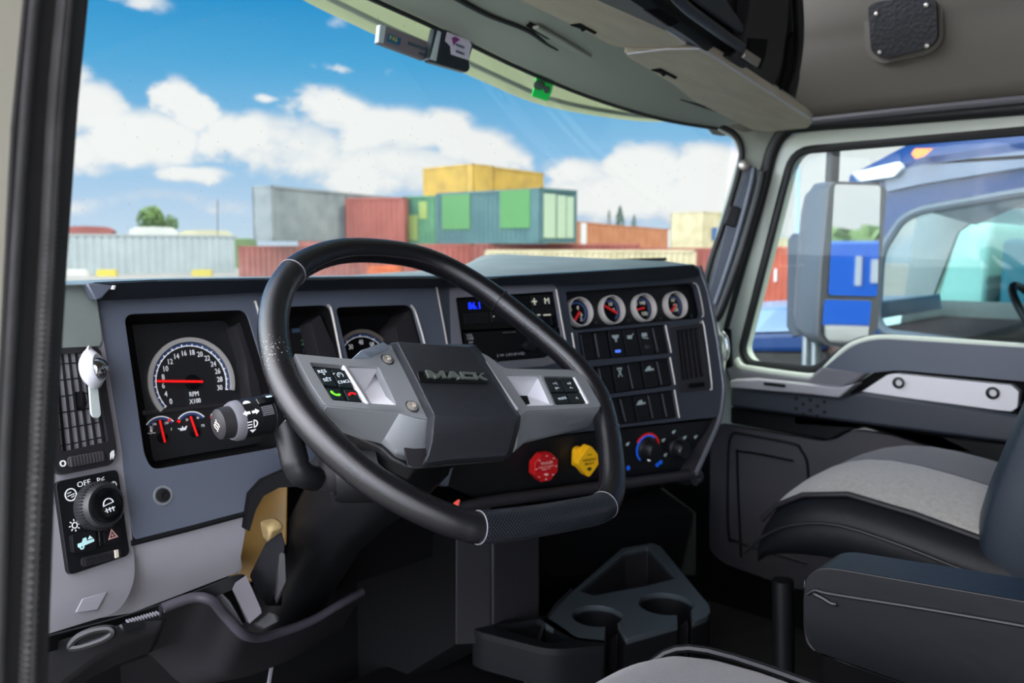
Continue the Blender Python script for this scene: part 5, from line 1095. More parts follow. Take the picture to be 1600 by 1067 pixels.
MB().hull([at(x, y, d) for x, y, d in [(846, 800, 1.98), (1090, 800, 2.2), (1090, 900, 2.2), (846, 900, 1.98)]] + [V((1.5, 1.65, -.5)), V((1.5, 1.65, -1.04)), V((2.0, 1.6, -.5)), V((2.0, 1.6, -1.04))]).build('right_face', matte, et, bevel=.01)
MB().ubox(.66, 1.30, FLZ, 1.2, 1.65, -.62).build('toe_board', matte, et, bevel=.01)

cu = thing('cup_holder_console', at(930, 1000, 1.5), 'dark grey floor console with two open cup holders and a tall rear bin', 'console')
ZT = -.665
Ct = Fr((0, 0, ZT), (1, 0, 0), (0, 1, 0))
def cpt(x, y, z=ZT): r = ray(x, y); return r*(z/r.z)
def cq(x, y): p = cpt(x, y); return (p.x, p.y)
# flat deck: bin opening, two cup holes open to the front through slots
deckm = mat('deck_grey', (56, 64, 68), .42, bump=.1, bscale=1200)
c1 = cq(933, 962); c2 = cq(1040, 943); R1, R2 = .046, .051
def arc_to(c, R, p_in, p_out):                                 # go round the hole from one slot wall to the other
    a0 = math.atan2(p_in[1]-c[1], p_in[0]-c[0]); a1 = math.atan2(p_out[1]-c[1], p_out[0]-c[0])
    while a1 > a0: a1 -= 2*math.pi
    if a0-a1 < math.pi: a1 -= 2*math.pi if a0-a1 < .01 else 0
    n = 26; return [(c[0]+R*math.cos(a0+(a1-a0)*i/n), c[1]+R*math.sin(a0+(a1-a0)*i/n)) for i in range(n+1)]
s1a, s1b = cq(947, 980), cq(966, 974); s2a, s2b = cq(1055, 958), cq(1078, 953)
outer = [cq(900, 1000), cq(944, 1004)] + arc_to(c1, R1, s1a, s1b) + [cq(979, 998), cq(1059, 975)] + arc_to(c2, R2, s2a, s2b) + [cq(x, y) for x, y in [(1082, 972), (1104, 963), (1110, 955), (1108, 945), (1032, 853), (1019, 848), (972, 856), (896, 922), (868, 950), (852, 975)]]
bin_ = [cq(x, y) for x, y in [(905, 923), (977, 862), (1012, 854), (1056, 903), (1026, 911), (1010, 915), (928, 930)]]
MB().plate(Ct, outer, (rnd(bin_, .006, 3),), -.012, 0).build('top_deck', deckm, cu, bevel=.002)
def walls(loop, z0, z1, name, m, off=0):
    n = len(loop); mb = MB(); mb.add([V((x, y, z0)) for x, y in loop]+[V((x, y, z1)) for x, y in loop], [(i, (i+1) % n, n+(i+1) % n, n+i) for i in range(n)]); return mb.build(name, m, cu, smooth=40)
walls(outer, ZT-.010, ZT-.17, 'console_skirt', black); walls(rnd(bin_, .006, 3), ZT-.008, ZT-.16, 'bin_wall', dgrey)
MB().plate(Ct, [cq(x, y) for x, y in [(900, 1000), (979, 998), (1059, 975), (1104, 965), (1108, 945), (1019, 848), (972, 856), (896, 922), (852, 975)]], (), -.17, -.16).build('console_floor', matte, cu)
for c, R_ in ((c1, R1), (c2, R2)):
    MB().lathe(Ct, c[0], c[1], [(0, -.11), (R_, -.11), (R_, -.105), (0, -.105)], 24).build('cup_floor', black, cu)
    MB().hull([V((c[0]+R_*dx, c[1]+R_*dy, ZT+dz)) for dx, dy, dz in [(.35, -.75, -.03), (.6, -.6, -.03), (.5, -.3, -.045), (.35, -.8, -.11), (.7, -.6, -.11), (.5, -.2, -.11)]]).build('cup_finger', dgrey, cu, bevel=.004)
MB().poly([cpt(896, 922), cpt(868, 950), cpt(852, 975), cpt(852, 975)+V((-.03, .04, -.17)), cpt(896, 922)+V((-.04, .05, -.17))], (.005, .01, 0)).build('side_slope', dgrey, cu, smooth=20)
to = [cq(x, y) for x, y in [(736, 980), (745, 973), (850, 962), (872, 975), (900, 996), (948, 1001), (946, 1008), (861, 1016), (752, 988)]]
ti = [cq(x, y) for x, y in [(768, 978), (845, 967), (888, 999), (862, 1006)]]
ro = rnd(to, [.01, .01, .004, 0, .01, .005, .005, .03, .01], 5)
MB().plate(Ct, ro, (rnd(ti, [.01, .01, .01, .02], 4),), -.012, 0).build('tray_rim', black, cu, bevel=.004)
n = len(ro); mbb = MB(); mbb.add([V((x, y, ZT-.006)) for x, y in ro]+[V((x+.003, y+.004, ZT-.07)) for x, y in ro], [(i, (i+1) % n, n+(i+1) % n, n+i) for i in range(n)]+[tuple(range(n, 2*n))]); mbb.build('tray_body', black, cu, smooth=50)
MB().ubox(.75, .72, FLZ, 1.30, 1.25, ZT-.12).build('console_base', matte, cu, bevel=.03)

# ================================================================== seats
def seat_ring(cx, cy, hw, y0, y1): pass
ps = thing('passenger_seat', (1.74, .5, FLZ), 'passenger seat with pale woven fabric centre and black vinyl sides', 'seat')
def pq(x, y, X0): r = ray(x, y); return r*(X0/r.x)
# cushion cross-sections across X at stations along Y (front to back)
def top_profile(X0, X1, zt, ze, zb, y, n=12, tilt=0):
    pts = []
    for i in range(n+1):
        t = i/n; x = X0+(X1-X0)*t; e = abs(2*t-1); z = zt - (zt-ze)*e**4 + .012*math.sin(math.pi*t)**2*0
        pts.append(V((x, y, z)))
    return pts
rows = []; X0, X1 = 1.44, 1.99
for y, zt, ins in [(.735, -.54, .06), (.722, -.49, .035), (.685, -.45, .012), (.63, -.417, 0), (.55, -.400, 0), (.44, -.412, 0), (.34, -.43, 0), (.20, -.445, 0), (.05, -.45, 0)]:
    rows.append(top_profile(X0+ins, X1-ins, zt, zt-.045, 0, y, 16))
full = []
for r_ in rows:
    bz = -.575; full.append([V((r_[0].x+.02, r_[0].y-.01, bz))] + [V((r_[0].x-.012, r_[0].y, r_[0].z-.05))] + r_ + [V((r_[-1].x+.012, r_[-1].y, r_[-1].z-.05)), V((r_[-1].x-.02, r_[-1].y-.01, bz))])
cush = MB(); cush.loft(full, False, True); cush.build('cushion', sidevin, ps, smooth=70, sub=1)
ins_rows = [[p + V((0, .002, .006)) for p in r_[1:8]] for r_ in rows[1:]]
MB().sheet(ins_rows, (0, 0, -.004)).build('seat_insert', insert, ps, smooth=80, sub=1)
out_rows = [[p + V((0, .002, .0045)) for p in r_[7:16]] for r_ in rows[1:]]
MB().sheet(out_rows, (0, 0, -.004)).build('seat_bolster', fabric_dk, ps, smooth=80, sub=1)
MB().tube([r_[1] + V((-.004, .004, .004)) for r_ in rows[1:]], .005, 8).build('cushion_piping', dgrey, ps)
MB().tube(spline([V((X0-.014, r_[0].y, r_[0].z-.022)) for r_ in rows[1:]], 3), .003, 8).build('side_piping', black, ps)
MB().ubox(1.52, .16, FLZ, 1.92, .62, -.60).build('pedestal', matte, ps, bevel=.02)
MB().tube([V((1.50, .66, FLZ)), V((1.50, .68, -.62))], .02, 10).build('front_post', black, ps)
# backrest side
br = MB(); rings = []
for z, y0, y1 in [(-.53, .35, .10), (-.46, .372, .08), (-.38, .36, .05), (-.24, .315, .0), (-.02, .25, -.05), (.2, .18, -.10)]:
    rings.append([V((X0+.01, y0-.03, z)), V((X0-.015, (y0+y1)/2, z)), V((X0+.01, y1, z)), V((X1-.01, y1, z)), V((X1+.015, (y0+y1)/2, z)), V((X1-.01, y0-.03, z)), V((X1-.08, y0, z)), V((X0+.08, y0, z))])
br.loft(rings); br.build('backrest', backvin, ps, smooth=80, bevel=.01, sub=1)
dsx = thing('driver_seat', (.75, .15, FLZ), 'driver seat with grey woven cushion and a black vinyl right armrest, bottom right', 'seat')
rows = []
for y, zt, ins in [(.565, -.54, .10), (.555, -.495, .05), (.53, -.457, .02), (.48, -.443, 0), (.36, -.44, 0), (.22, -.45, 0), (.0, -.46, 0)]:
    rows.append(top_profile(.37+ins, .90-ins*.9, zt, zt-.05, 0, y, 16))
full = []
for r_ in rows: full.append([V((r_[0].x+.02, r_[0].y-.01, -.60)), V((r_[0].x-.01, r_[0].y, r_[0].z-.03))] + r_ + [V((r_[-1].x+.01, r_[-1].y, r_[-1].z-.03)), V((r_[-1].x-.02, r_[-1].y-.01, -.60))])
MB().loft(full, False, True).build('cushion', fabric, dsx, smooth=80, sub=1)
MB().tube(spline([r_[-2]+V((.004, .003, .002)) for r_ in rows], 3), .005, 8).build('cushion_piping', black, dsx)
MB().ubox(.58, .02, FLZ, .95, .42, -.60).build('pedestal', matte, dsx, bevel=.02)
# armrest: front end at (1250,900)
Af = Fr((1.0, .44, -.39), (0, -1, 0), (0, 0, 1))          # a toward the rear
def ap(x, y, c=0): return Af.X(x, y, c)
ol_ = Af.LL([(1258, 902), (1275, 888), (1300, 887), (1600, 939), (1760, 968), (1760, 1190), (1600, 1150), (1440, 1080), (1385, 1062), (1270, 1018), (1256, 985), (1254, 940)])
arm_ = MB().plate(Af, rnd(ol_, [.01, .01, .02, 0, 0, 0, 0, 0, 0, .02, .02, .01], 5), (), -.075, 0).build('armrest', armlea, dsx, bevel=.012, seg=4, smooth=60)
MB().tube(spline([ap(x, y, .001) for x, y in [(1262, 928), (1275, 922), (1300, 928), (1450, 952), (1600, 978), (1760, 1008)]], 6), .0026, 8).build('armrest_piping', black, arm_)
MB().tube(spline([ap(x, y, -.004) for x, y in [(1262, 928), (1258, 960), (1262, 1000), (1274, 1016)]], 6), .0022, 8).build('armrest_piping', dgrey, arm_)
fold = MB(); fold.tube(spline([ap(x, y, .0005) for x, y in [(1268, 926), (1285, 934), (1300, 943), (1311, 944)]], 5), [.001, .0026]+[.003]*12+[.001]*2, 8); fold.build('armrest_crease', armlea, arm_)
MB().hull([ap(1256, 905, -.004), ap(1262, 900, -.01), ap(1258, 925, .002), ap(1253, 918, -.004), ap(1262, 918, -.02)]).build('armrest_tuck', armlea, arm_, bevel=.002)


# ================================================================== small things
af = thing('air_freshener', Lf.X(148, 590, .03), 'white air freshener with a chrome dome, clipped on the left air vent', 'air freshener')
ff = Fr(Lf.X(146, 576, .024), Lf.h, Lf.v); 
tiltf = Fr(ff.o, (ff.h*.86-ff.n*.5), ff.v)
MB().lathe(tiltf, 0, 0, [(0, -.010), (.016, -.009), (.0225, -.003), (.0225, .001), (.016, .007), (.0125, .006), (0, .004)], 36).build('ring', whitep, af, smooth=50)
MB().hull([tiltf.P(-.012, .017, .002), tiltf.P(.012, .017, .002), tiltf.P(0, .0285, 0), tiltf.P(-.012, .017, -.004), tiltf.P(.012, .017, -.004)]).build('ring_tip', whitep, af, bevel=.001)
MB().lathe(tiltf, .001, -.001, [(.0135, .004), (.0125, .008), (.009, .013), (.004, .0155), (0, .016)], 32).build('dome', chrome, af, smooth=80)
sl2 = Lf.LL([(140, 600), (152, 597), (158, 648), (154, 653), (147, 652), (143, 646)], .018)
MB().plate(Lf, rnd(sl2, .003, 4), (), .015, .018).build('stem', mat('cloudy_plastic', (186, 196, 194), .25), af, bevel=.001)

# things on the windshield, hanging just inside the glass
Gw = Fr((1.0, 1.13, .36), (1, 0, 0), (0, 0, 1))
gx = lambda x, y, c=0: Gw.X(x, y, c)
tr = thing('toll_transponder', gx(625, 65), 'slim grey toll transponder with a blue logo stuck under the windshield header', 'transponder')
MB().poly([gx(x, y, .012) for x, y in [(597, 37), (672, 66), (668, 92), (664, 94), (591, 67)]], Gw.n*-.012).build('case', mat('transponder_grey', (104, 100, 104), .5), tr, bevel=.002)
MB().poly([gx(x, y, .0125) for x, y in [(594, 38), (604, 40), (600, 68), (591, 66)]], Gw.n*-.010).build('case_end', mat('clear_grey', (170, 184, 184), .3), tr, bevel=.0015)
a = [gx(x, y, .0135) for x, y in [(607, 52), (627, 60), (624, 71), (604, 64)]]; MB().poly(a, Gw.n*-.001).build('logo_patch', mat('logo_blue', (14, 84, 120), .5), tr)
lf_ = Fr(a[3], a[2]-a[3], a[0]-a[3]); 
w_ = (a[2]-a[3]).length; h_ = (a[0]-a[3]).length
tx = MB(); tx.text(lf_, w_*.5, h_*.5, 'PAS', h_*.75, .0004, 0, 1); tx.build('logo_letters', mat('logo_yellow', (170, 170, 60), .5), tr)
tx = MB(); q0 = gx(652, 72, .0128); f_ = Fr(q0, a[2]-a[3], a[0]-a[3]);  [tx.box(f_, -.02+k*.006, -.0022, -.0155+k*.006, .0022, 0, .0004) for k in range(7)]; tx.box(f_, .004, -.012, .018, -.0085, 0, .0004); tx.build('case_lettering', mat('dim_ink', (50, 70, 84), .5), tr)
dc = thing('dash_camera', gx(705, 78), 'small black box with a white sticker hanging below the windshield header', 'camera box')
MB().poly([gx(x, y, .030) for x, y in rnd([(680, 44), (684, 41), (739, 62), (741, 68), (733, 93), (735, 108), (730, 113), (671, 96), (670, 90)], 3)], Gw.n*-.014).build('case', mat('camera_case', (26, 36, 44), .35), dc, bevel=.003)
MB().poly([gx(x, y, .0305) for x, y in [(684, 47), (690, 50), (682, 96), (672, 93)]], Gw.n*-.004).build('case_edge', mat('clear_grey', (170, 184, 184)), dc, bevel=.001)
st_ = MB().poly([gx(x, y, .0315) for x, y in [(699, 50), (733, 63), (737, 70), (732, 94), (705, 85), (704, 72), (696, 64)]], Gw.n*-.001).build('sticker', mat('sticker_white', (190, 188, 200), .5), dc)
MB().poly([gx(x, y, .0322) for x, y in [(706, 59), (712, 57), (719, 62), (713, 66), (709, 71)]], Gw.n*-.0006).build('sticker_mark', mat('sticker_purple', (120, 40, 110), .5), st_)
q0 = gx(719, 72, .0322); f_ = Fr(q0, gx(732, 77, .0322)-q0, Gw.v); 
tx = MB(); [tx.box(f_, -.010+k*.0042, -.002, -.007+k*.0042, .002, 0, .0004) for k in range(5)]; [tx.box(f_, -.009+k*.0042, -.013, -.006+k*.0042, -.009, 0, .0004) for k in range(5)]; tx.build('sticker_lettering', mat('dim_ink', (50, 70, 84)), st_)
gt = thing('green_sticker', gx(848, 135), 'bright green translucent tag stuck to the windshield under the header', 'sticker')
gm = mat('green_tag', (20, 215, 90), .4, emit=((20, 215, 90), .12))
MB().poly([gx(x, y, .004) for x, y in [(839, 115), (844, 114), (865, 121), (866, 125), (862, 145), (855, 158), (831, 150), (837, 130)]], Gw.n*-.002).build('tag', gm, gt)
for cx_, cy_, rx, ry in [(843, 133, 9, 8), (855, 140, 5, 6)]:
    MB().poly([gx(cx_+rx*math.cos(k*.4488), cy_+ry*math.sin(k*.4488), .0055) for k in range(14)], Gw.n*-.001).build('tag_print', mat('tag_grey', (84, 104, 92), .5), gt)
# ================================================================== outside
GZ = -CAMZ
MB().ubox(-120, -60, GZ-.2, 160, 200, GZ).build('ground', mat('yard_concrete', (112, 111, 108), .9, var=.25, vscale=.6, bump=.5, bscale=4), **ST)

# outside shell of the cab seen past the glass
wb = thing('windshield_wiper', at(790, 415, 2.0), 'black wiper arm lying along the base of the windshield', 'wiper')
MB().tube([at(x, y, d) for x, y, d in [(745, 421, 2.28), (790, 415, 2.38), (840, 411, 2.48), (1040, 405, 2.85)]], .006, 6).build('blade', matte, wb)
MB().hull([at(x, y, d) for x, y, d in [(786, 415, 2.36), (790, 410, 2.36), (812, 410, 2.40), (808, 414, 2.40), (800, 414, 2.5)]]).build('clip', matte, wb)
MB().hull([at(x, y, d) for x, y, d in [(822, 413, 2.44), (830, 408, 2.45), (838, 409, 2.46), (846, 412, 2.48), (830, 413, 2.6)]]).build('clip', matte, wb)
# passenger side mirror
mr_ = thing('side_mirror', at(1330, 560, 2.7), 'big grey truck side mirror with a tall flat glass over a small wide-angle glass', 'mirror')
Mm = Fr(V((2.62, 1.0, 0)), (1.353, -.836, 0), (0, 0, 1))
if Mm.n.dot(FW) > 0: Mm = Fr(Mm.o, -Mm.h, Mm.v)
ho = rnd(Mm.LL([(1296, 290), (1306, 283), (1372, 286), (1386, 296), (1376, 420), (1372, 515), (1352, 532), (1330, 545), (1292, 540), (1278, 528), (1284, 420)]), .02, 5)
housing = MB().plate(Mm, ho, (), -.02, 0).build('mirror_rim', mgrey, mr_, bevel=.006)
bkr = []
for k, (sc, c) in enumerate([(1.0, -.018), (1.0, -.07), (.93, -.13), (.75, -.17), (.4, -.19)]):
    cx_ = sum(p[0] for p in ho)/len(ho); cy_ = sum(p[1] for p in ho)/len(ho); bkr.append([Mm.P(cx_+(x-cx_)*sc, cy_+(y-cy_)*sc, c) for x, y in ho])
MB().loft(bkr).build('mirror_shell', mat('mirror_shell_grey', (84, 90, 100), .4), mr_, smooth=60)
up1 = rnd(Mm.LL([(1304, 288), (1376, 290), (1371, 463), (1294, 461)], .002), .012, 4); MB().plate(Mm, up1, (), 0, .002).build('mirror_glass', mirror, mr_)
gl2 = MB(); lw_ = Mm.LL([(1288, 468), (1362, 470), (1356, 528), (1336, 541), (1296, 534), (1284, 518)], .002)
lw_ = rnd(lw_, .012, 4); cx_ = sum(p[0] for p in lw_)/len(lw_); cy_ = sum(p[1] for p in lw_)/len(lw_)
gl2.plate(Mm, lw_, (), 0, .0022); gl2.build('wide_angle_glass', mirror, mr_)
MB().hull([at(x, y, d) for x, y, d in [(1230, 372, 2.9), (1240, 362, 2.9), (1262, 362, 2.8), (1260, 525, 2.75), (1240, 530, 2.85), (1228, 510, 2.9)]]).build('front_mirror_shell', mat('mirror_dark_shell', (66, 72, 82), .4), mr_, bevel=.02)
MB().hull([at(x, y, d) for x, y, d in [(1272, 286, 2.82), (1292, 282, 2.74), (1300, 286, 2.7), (1284, 540, 2.68), (1250, 520, 2.74), (1246, 505, 2.78), (1252, 330, 2.82), (1262, 300, 2.82)]]).build('shell_side', mat('mirror_shell_grey', (112, 118, 128)), mr_, bevel=.015, smooth=60)
for x0, x1, d in [(1276, 1284, 2.7), (1262, 1270, 2.72)]:
    MB().tube([at(x0, 520, d), at(x1-10, 600, d-.05)], .016, 10).build('mirror_arm', silver, mr_)
sg = MB()
for k in range(9):
    sg.poly([at(1266+j, 310+k*11+dy, 2.66) for j, dy in [(0, 0), (26, -2), (26, 3), (0, 5)]], V((.004, .004, 0)))
MB().tube([at(1303, 220, 2.9), at(1299, 300, 2.9)], .022, 10).build('stack_bracket', dgrey, mr_)

# ---- shipping containers
CC = {}
def cmat(n, rgb, var2=None): return mat('container_'+n, dim(rgb, .55), .7, var=.25, var2=dim(var2, .55) if var2 else None, vscale=.9, spec=.2)
def container(pA, dA, pB, dB, ytop, color, label, L_=None, h=2.6, ztop=None, depth=2.44, doors=None, group='stacked shipping containers', zb=None, panels=()):
    A = dep(pA, 391, dA); B = dep(pB, 391, dB); A.z = B.z = 0
    d = (B-A); ln = d.length; d.normalize(); 
    if L_: ln = L_; B = A+d*ln
    zt = ztop if ztop is not None else (391-ytop)/FPX*dA
    z0 = zt-h if zb is None else zb
    n = V((-d.y, d.x, 0)); n = n if n.dot(FW) > 0 else -n             # away from us
    t = thing('shipping_container', (A+B)/2+V((0, 0, z0)), label, 'container', group)
    fr = Fr(A+V((0, 0, z0)), d, (0, 0, 1)); fr = fr if fr.n.dot(n) < 0 else Fr(B+V((0, 0, z0)), -d, (0, 0, 1))
    H = zt-z0; mb = MB(); prof = []; x = .15; k = 0
    while x < ln-.15:
        prof += [(x, -.02), (x+.09, -.02), (x+.13, -.07), (x+.22, -.07)]; x += .28; k += 1
    prof = [(0, -.02)]+[p for p in prof if p[0] < ln-.1]+[(ln, -.02)]
    lo_ = [fr.P(a, .1, c) for a, c in prof]; hi_ = [fr.P(a, H-.08, c) for a, c in prof]
    bk = [fr.P(ln, .1, -depth), fr.P(0, .1, -depth)]; bh = [fr.P(ln, H-.08, -depth), fr.P(0, H-.08, -depth)]
    m_ = len(lo_)+2; mb.add(lo_+bk+hi_+bh, [(i, (i+1) % m_, m_+(i+1) % m_, m_+i) for i in range(m_)]+[tuple(range(m_, 2*m_))])
    body = mb.build('corrugated_body', color, t, smooth=20)
    f = MB(); w = .12
    for a in (0, ln-w):
        for c in (-.0, -depth+w): f.box(fr, a, 0, a+w, H, c-w, c)
    for b_ in (0, H-.12): f.box(fr, 0, b_, ln, b_+.12, -w, 0); f.box(fr, 0, b_, ln, b_+.12, -depth, -depth+w); f.box(fr, 0, b_, w, b_+.12, -depth, 0); f.box(fr, ln-w, b_, ln, b_+.12, -depth, 0)
    f.build('corner_frame', color, t)
    for (a0, b0, a1, b1, m2) in panels: MB().box(fr, a0, b0, a1, b1, -.03, .012).build('painted_patch', m2, t)
    return t, fr, ln, H
cg = cmat('grey', (150, 158, 160), (120, 130, 134)); cr_ = cmat('red', (176, 104, 94), (152, 84, 76)); ct_ = cmat('teal', (84, 120, 122), (74, 108, 114)); cy = cmat('yellow', (206, 172, 78), (176, 146, 76)); co = cmat('orange', (206, 142, 104), (186, 122, 86)); cc_ = cmat('cream', (214, 204, 168), (188, 178, 140)); cgn = cmat('green', (96, 152, 112), (70, 120, 100)); cw = mat('container_white', dim((224, 226, 226), .6), .6)
gpatch = mat('green_patch', dim((92, 150, 94)), .7, spec=.2); gpale = mat('pale_green_patch', dim((176, 200, 172)), .7)
container(428, 41, 545, 46.2, 291, cg, 'grey container on the upper row, farthest left of the stack', 12.2, depth=1.25)
container(505, 50, 548, 52, 324, cr_, 'short visible piece of dull red container beside the grey one', 4, ztop=2.5, depth=2, zb=GZ)
container(541, 45.5, 632, 45, 310, cr_, 'red container on the upper row between the grey and teal ones', None, depth=6)
container(631, 46.0, 684, 45.0, 308, cgn, 'green container end with yellow-green patches on the upper row', None, depth=6, panels=[(.2, .3, .9, 1.6, mat('lime_patch', dim((150, 176, 90)), .7)), (1.0, 1.4, 1.5, 2.3, mat('lime_patch', (140, 176, 74)))])
t, fr, ln, H = container(682, 44.8, 846, 41, 303, ct_, 'dark teal container with two green patches on the upper row', None, ztop=2.94, depth=2.4, panels=[])
for (xa, ya, xb, yb) in [(690, 305, 734, 358), (781, 298, 828, 356)]:
    a0, b1_ = fr.L(xa, ya, .01); a1, b0_ = fr.L(xb, yb, .01); MB().box(fr, min(a0, a1), b0_, max(a0, a1), b1_, -.03, .012).build('painted_patch', gpatch, t)
t, fr, ln, H = container(845, 40.9, 901, 42.7, 295, ct_, 'teal container end with pale green door panels, right end of the upper stack', None, ztop=2.95, depth=2.4)
for (xa, ya, xb, yb) in [(850, 302, 868, 372), (871, 305, 884, 372), (886, 307, 896, 372), (852, 300, 896, 303)]:
    a0, b1_ = fr.L(xa, ya, .01); a1, b0_ = fr.L(xb, yb, .01); MB().box(fr, min(a0, a1), b0_, max(a0, a1), b1_, -.03, .012).build('door_panel', gpale if yb > 310 else gpatch, t)
container(738, 55.9, 849, 62.5, 258, cy, 'yellow container on top of the stack, its long side to the right', None, ztop=5.55, h=2.7, depth=.5)
container(662, 59.0, 739, 55.8, 266, cy, 'yellow container end on top of the stack, its left half', None, ztop=5.55, h=2.7, depth=2)
container(900, 68, 990, 84, 346, co, 'orange container with a white stripe, next to the teal stack', None, ztop=2.3, zb=GZ, panels=[(1.2, 2.1, 2.6, 4.5, cw)])
container(990, 84, 1042, 96, 352, co, 'orange container in the middle of the far orange row', None, ztop=2.35, zb=GZ)
container(1042, 96, 1096, 112, 357, cmat('orange_red', (190, 108, 76), (166, 88, 62)), 'orange-red container with a white end post, at the right of the far orange row', None, ztop=2.4, zb=GZ, panels=[(.4, 2.1, 2.6, 4.6, cw)])
t, fr, ln, H = container(1100, 60, 1160, 63, 331, cc_, 'pale cream container with a blue mark behind the right windshield pillar', None, zb=GZ, depth=3, panels=[(.9, 3.0, 3.2, 3.9, mat('navy_patch', (40, 74, 120), .6))])
container(372, 43, 560, 43, 384, cr_, 'brick red container on the ground row, behind the wheel at left', None, ztop=.22, zb=GZ, group='shipping containers on the ground row')
container(560, 43.1, 738, 43, 380, cmat('pink_red', (178, 100, 88), (150, 76, 66)), 'faded red container on the ground row behind the wheel top', None, ztop=.31, zb=GZ, group='shipping containers on the ground row')
container(739, 42.9, 1000, 43, 378, cr_, 'red container on the ground row behind the cream one', None, ztop=.32, zb=GZ, group='shipping containers on the ground row')
container(1000, 43.1, 1172, 43, 388, cr_, 'red container on the ground row at the right windshield pillar', None, ztop=.12, zb=GZ, group='shipping containers on the ground row')
container(757, 40, 1088, 39.6, 391, cc_, 'long cream container on the ground row in front of the red ones', None, ztop=.02, zb=GZ, depth=1.8, group='shipping containers on the ground row')
container(574, 40.5, 624, 40.5, 416, cmat('bright_orange', (226, 112, 62)), 'small bright orange container low behind the wheel top', None, ztop=-.75, zb=GZ, depth=1, group='shipping containers on the ground row')
t, fr, ln, H = container(1150, 38, 1240, 36, 385, cmat('salmon', (200, 106, 84), (178, 88, 70)), 'salmon red container with white marks seen through the passenger window', None, ztop=.15, zb=GZ, group='shipping containers on the ground row')
for (xa, ya, xb, yb) in [(1196, 400, 1202, 425), (1178, 425, 1184, 470), (1210, 420, 1213, 440)]:
    a0, b1_ = fr.L(xa, ya, .01); a1, b0_ = fr.L(xb, yb, .01); MB().box(fr, min(a0, a1), b0_, max(a0, a1), b1_, -.03, .012).build('painted_mark', cw, t)
container(1150, 60, 1260, 58, 372, cc_, 'cream container far behind the salmon one', None, zb=GZ, group='shipping containers on the ground row')
# supporting lower rows of the stack are the ground row above
# corrugated grey wall at the left, and low buildings behind
gw = thing('metal_wall', at(230, 428, 82), 'long pale grey corrugated metal wall at the left of the yard', 'wall')
A = dep(20, 391, 78); B = dep(374, 391, 90); A.z = B.z = 0; d = B-A; ln = d.length; fr = Fr(A+V((0, 0, GZ)), d, (0, 0, 1)); fr = fr if fr.n.dot(FW) < 0 else Fr(B+V((0, 0, GZ)), -d, (0, 0, 1))
mb = MB(); prof = []; x = 0
while x < ln-.6: prof += [(x, 0), (x+.35, 0), (x+.42, -.08), (x+.62, -.08)]; x += .7
lo_ = [fr.P(a, 0, c) for a, c in prof]+[fr.P(x, 0, -.5), fr.P(0, 0, -.5)]; m_ = len(lo_); hi_ = [p+V((0, 0, 3.65)) for p in lo_]
mb.add(lo_+hi_, [(i, (i+1) % m_, m_+(i+1) % m_, m_+i) for i in range(m_)]+[tuple(range(m_, 2*m_))]); mb.build('cladding', mat('cladding_grey', dim((186, 198, 202), .5), .6, var=.12, vscale=.5, spec=.2), gw, smooth=20)
MB().box(fr, 0, 3.65, ln, 3.85, -.5, .05).build('wall_cap', mat('cap_grey', dim((170, 180, 182), .5), .6), gw)
for x0, x1, y0, y1, c, nm, lb in [(95, 176, 353, 370, (160, 84, 78), 'red_roof_building', 'low building with a dull red roof beyond the grey wall'), (203, 278, 354, 380, (224, 228, 222), 'white_shed', 'white shed below the round tree'), (279, 364, 359, 380, (214, 210, 176), 'cream_shed', 'low cream shed beyond the grey wall'), (368, 402, 372, 382, (110, 140, 90), 'green_hedge', 'low green hedge left of the grey container')]:
    A = dep(x0, 391, 110); B = dep(x1, 391, 112); A.z = B.z = 0; zt = (391-y0)/FPX*110; fr = Fr(A, B-A, (0, 0, 1)); s_ = -6 if fr.n.dot(FW) < 0 else 6; l_ = (B-A).length
    o = MB()
    if 'hedge' in nm: o.plate(fr, [(0, GZ)]+[(l_*k/12, zt-.3*random.random()) for k in range(13)]+[(l_, GZ)], (), 0, s_)
    else: o.plate(fr, [(0, GZ), (l_, GZ), (l_, zt-.5), (l_*.9, zt-.1), (l_*.5, zt), (l_*.1, zt-.1), (0, zt-.5)], (), min(0, s_), max(0, s_))
    o.build(nm, mat(nm, dim(c, .5), .8, var=.2, vscale=.4), label=lb, category='hedge' if 'hedge' in nm else 'building')
MB().tube([dep(340, 430, 105), dep(340, 312, 105)], .06, 6).build('radio_mast', dgrey, label='thin radio mast against the sky left of the grey container', category='mast')
for (x, y0, y1, c, lb) in [(92, 427, 433, (222, 222, 214), 'white concrete barrier at the foot of the grey wall'), (166, 427, 433, (226, 206, 60), 'yellow concrete barrier nearer the left of the grey wall'), (315, 427, 433, (226, 206, 60), 'yellow concrete barrier nearer the middle of the yard')]:
    p = dep(x, 400, 76); w = 2.6 if x < 100 else .9
    fr = Fr(V((p.x, p.y, GZ)), RT, (0, 0, 1)); MB().plate(fr, [(-w, 0), (w, 0), (w*.96, .2), (w*.9, .6), (-w*.9, .6), (-w*.96, .2)], (), -.25, .25).build('concrete_barrier', mat('barrier_%d' % c[2], dim(c, .45), .7), bevel=.03, label=lb, category='barrier', group='concrete barriers')

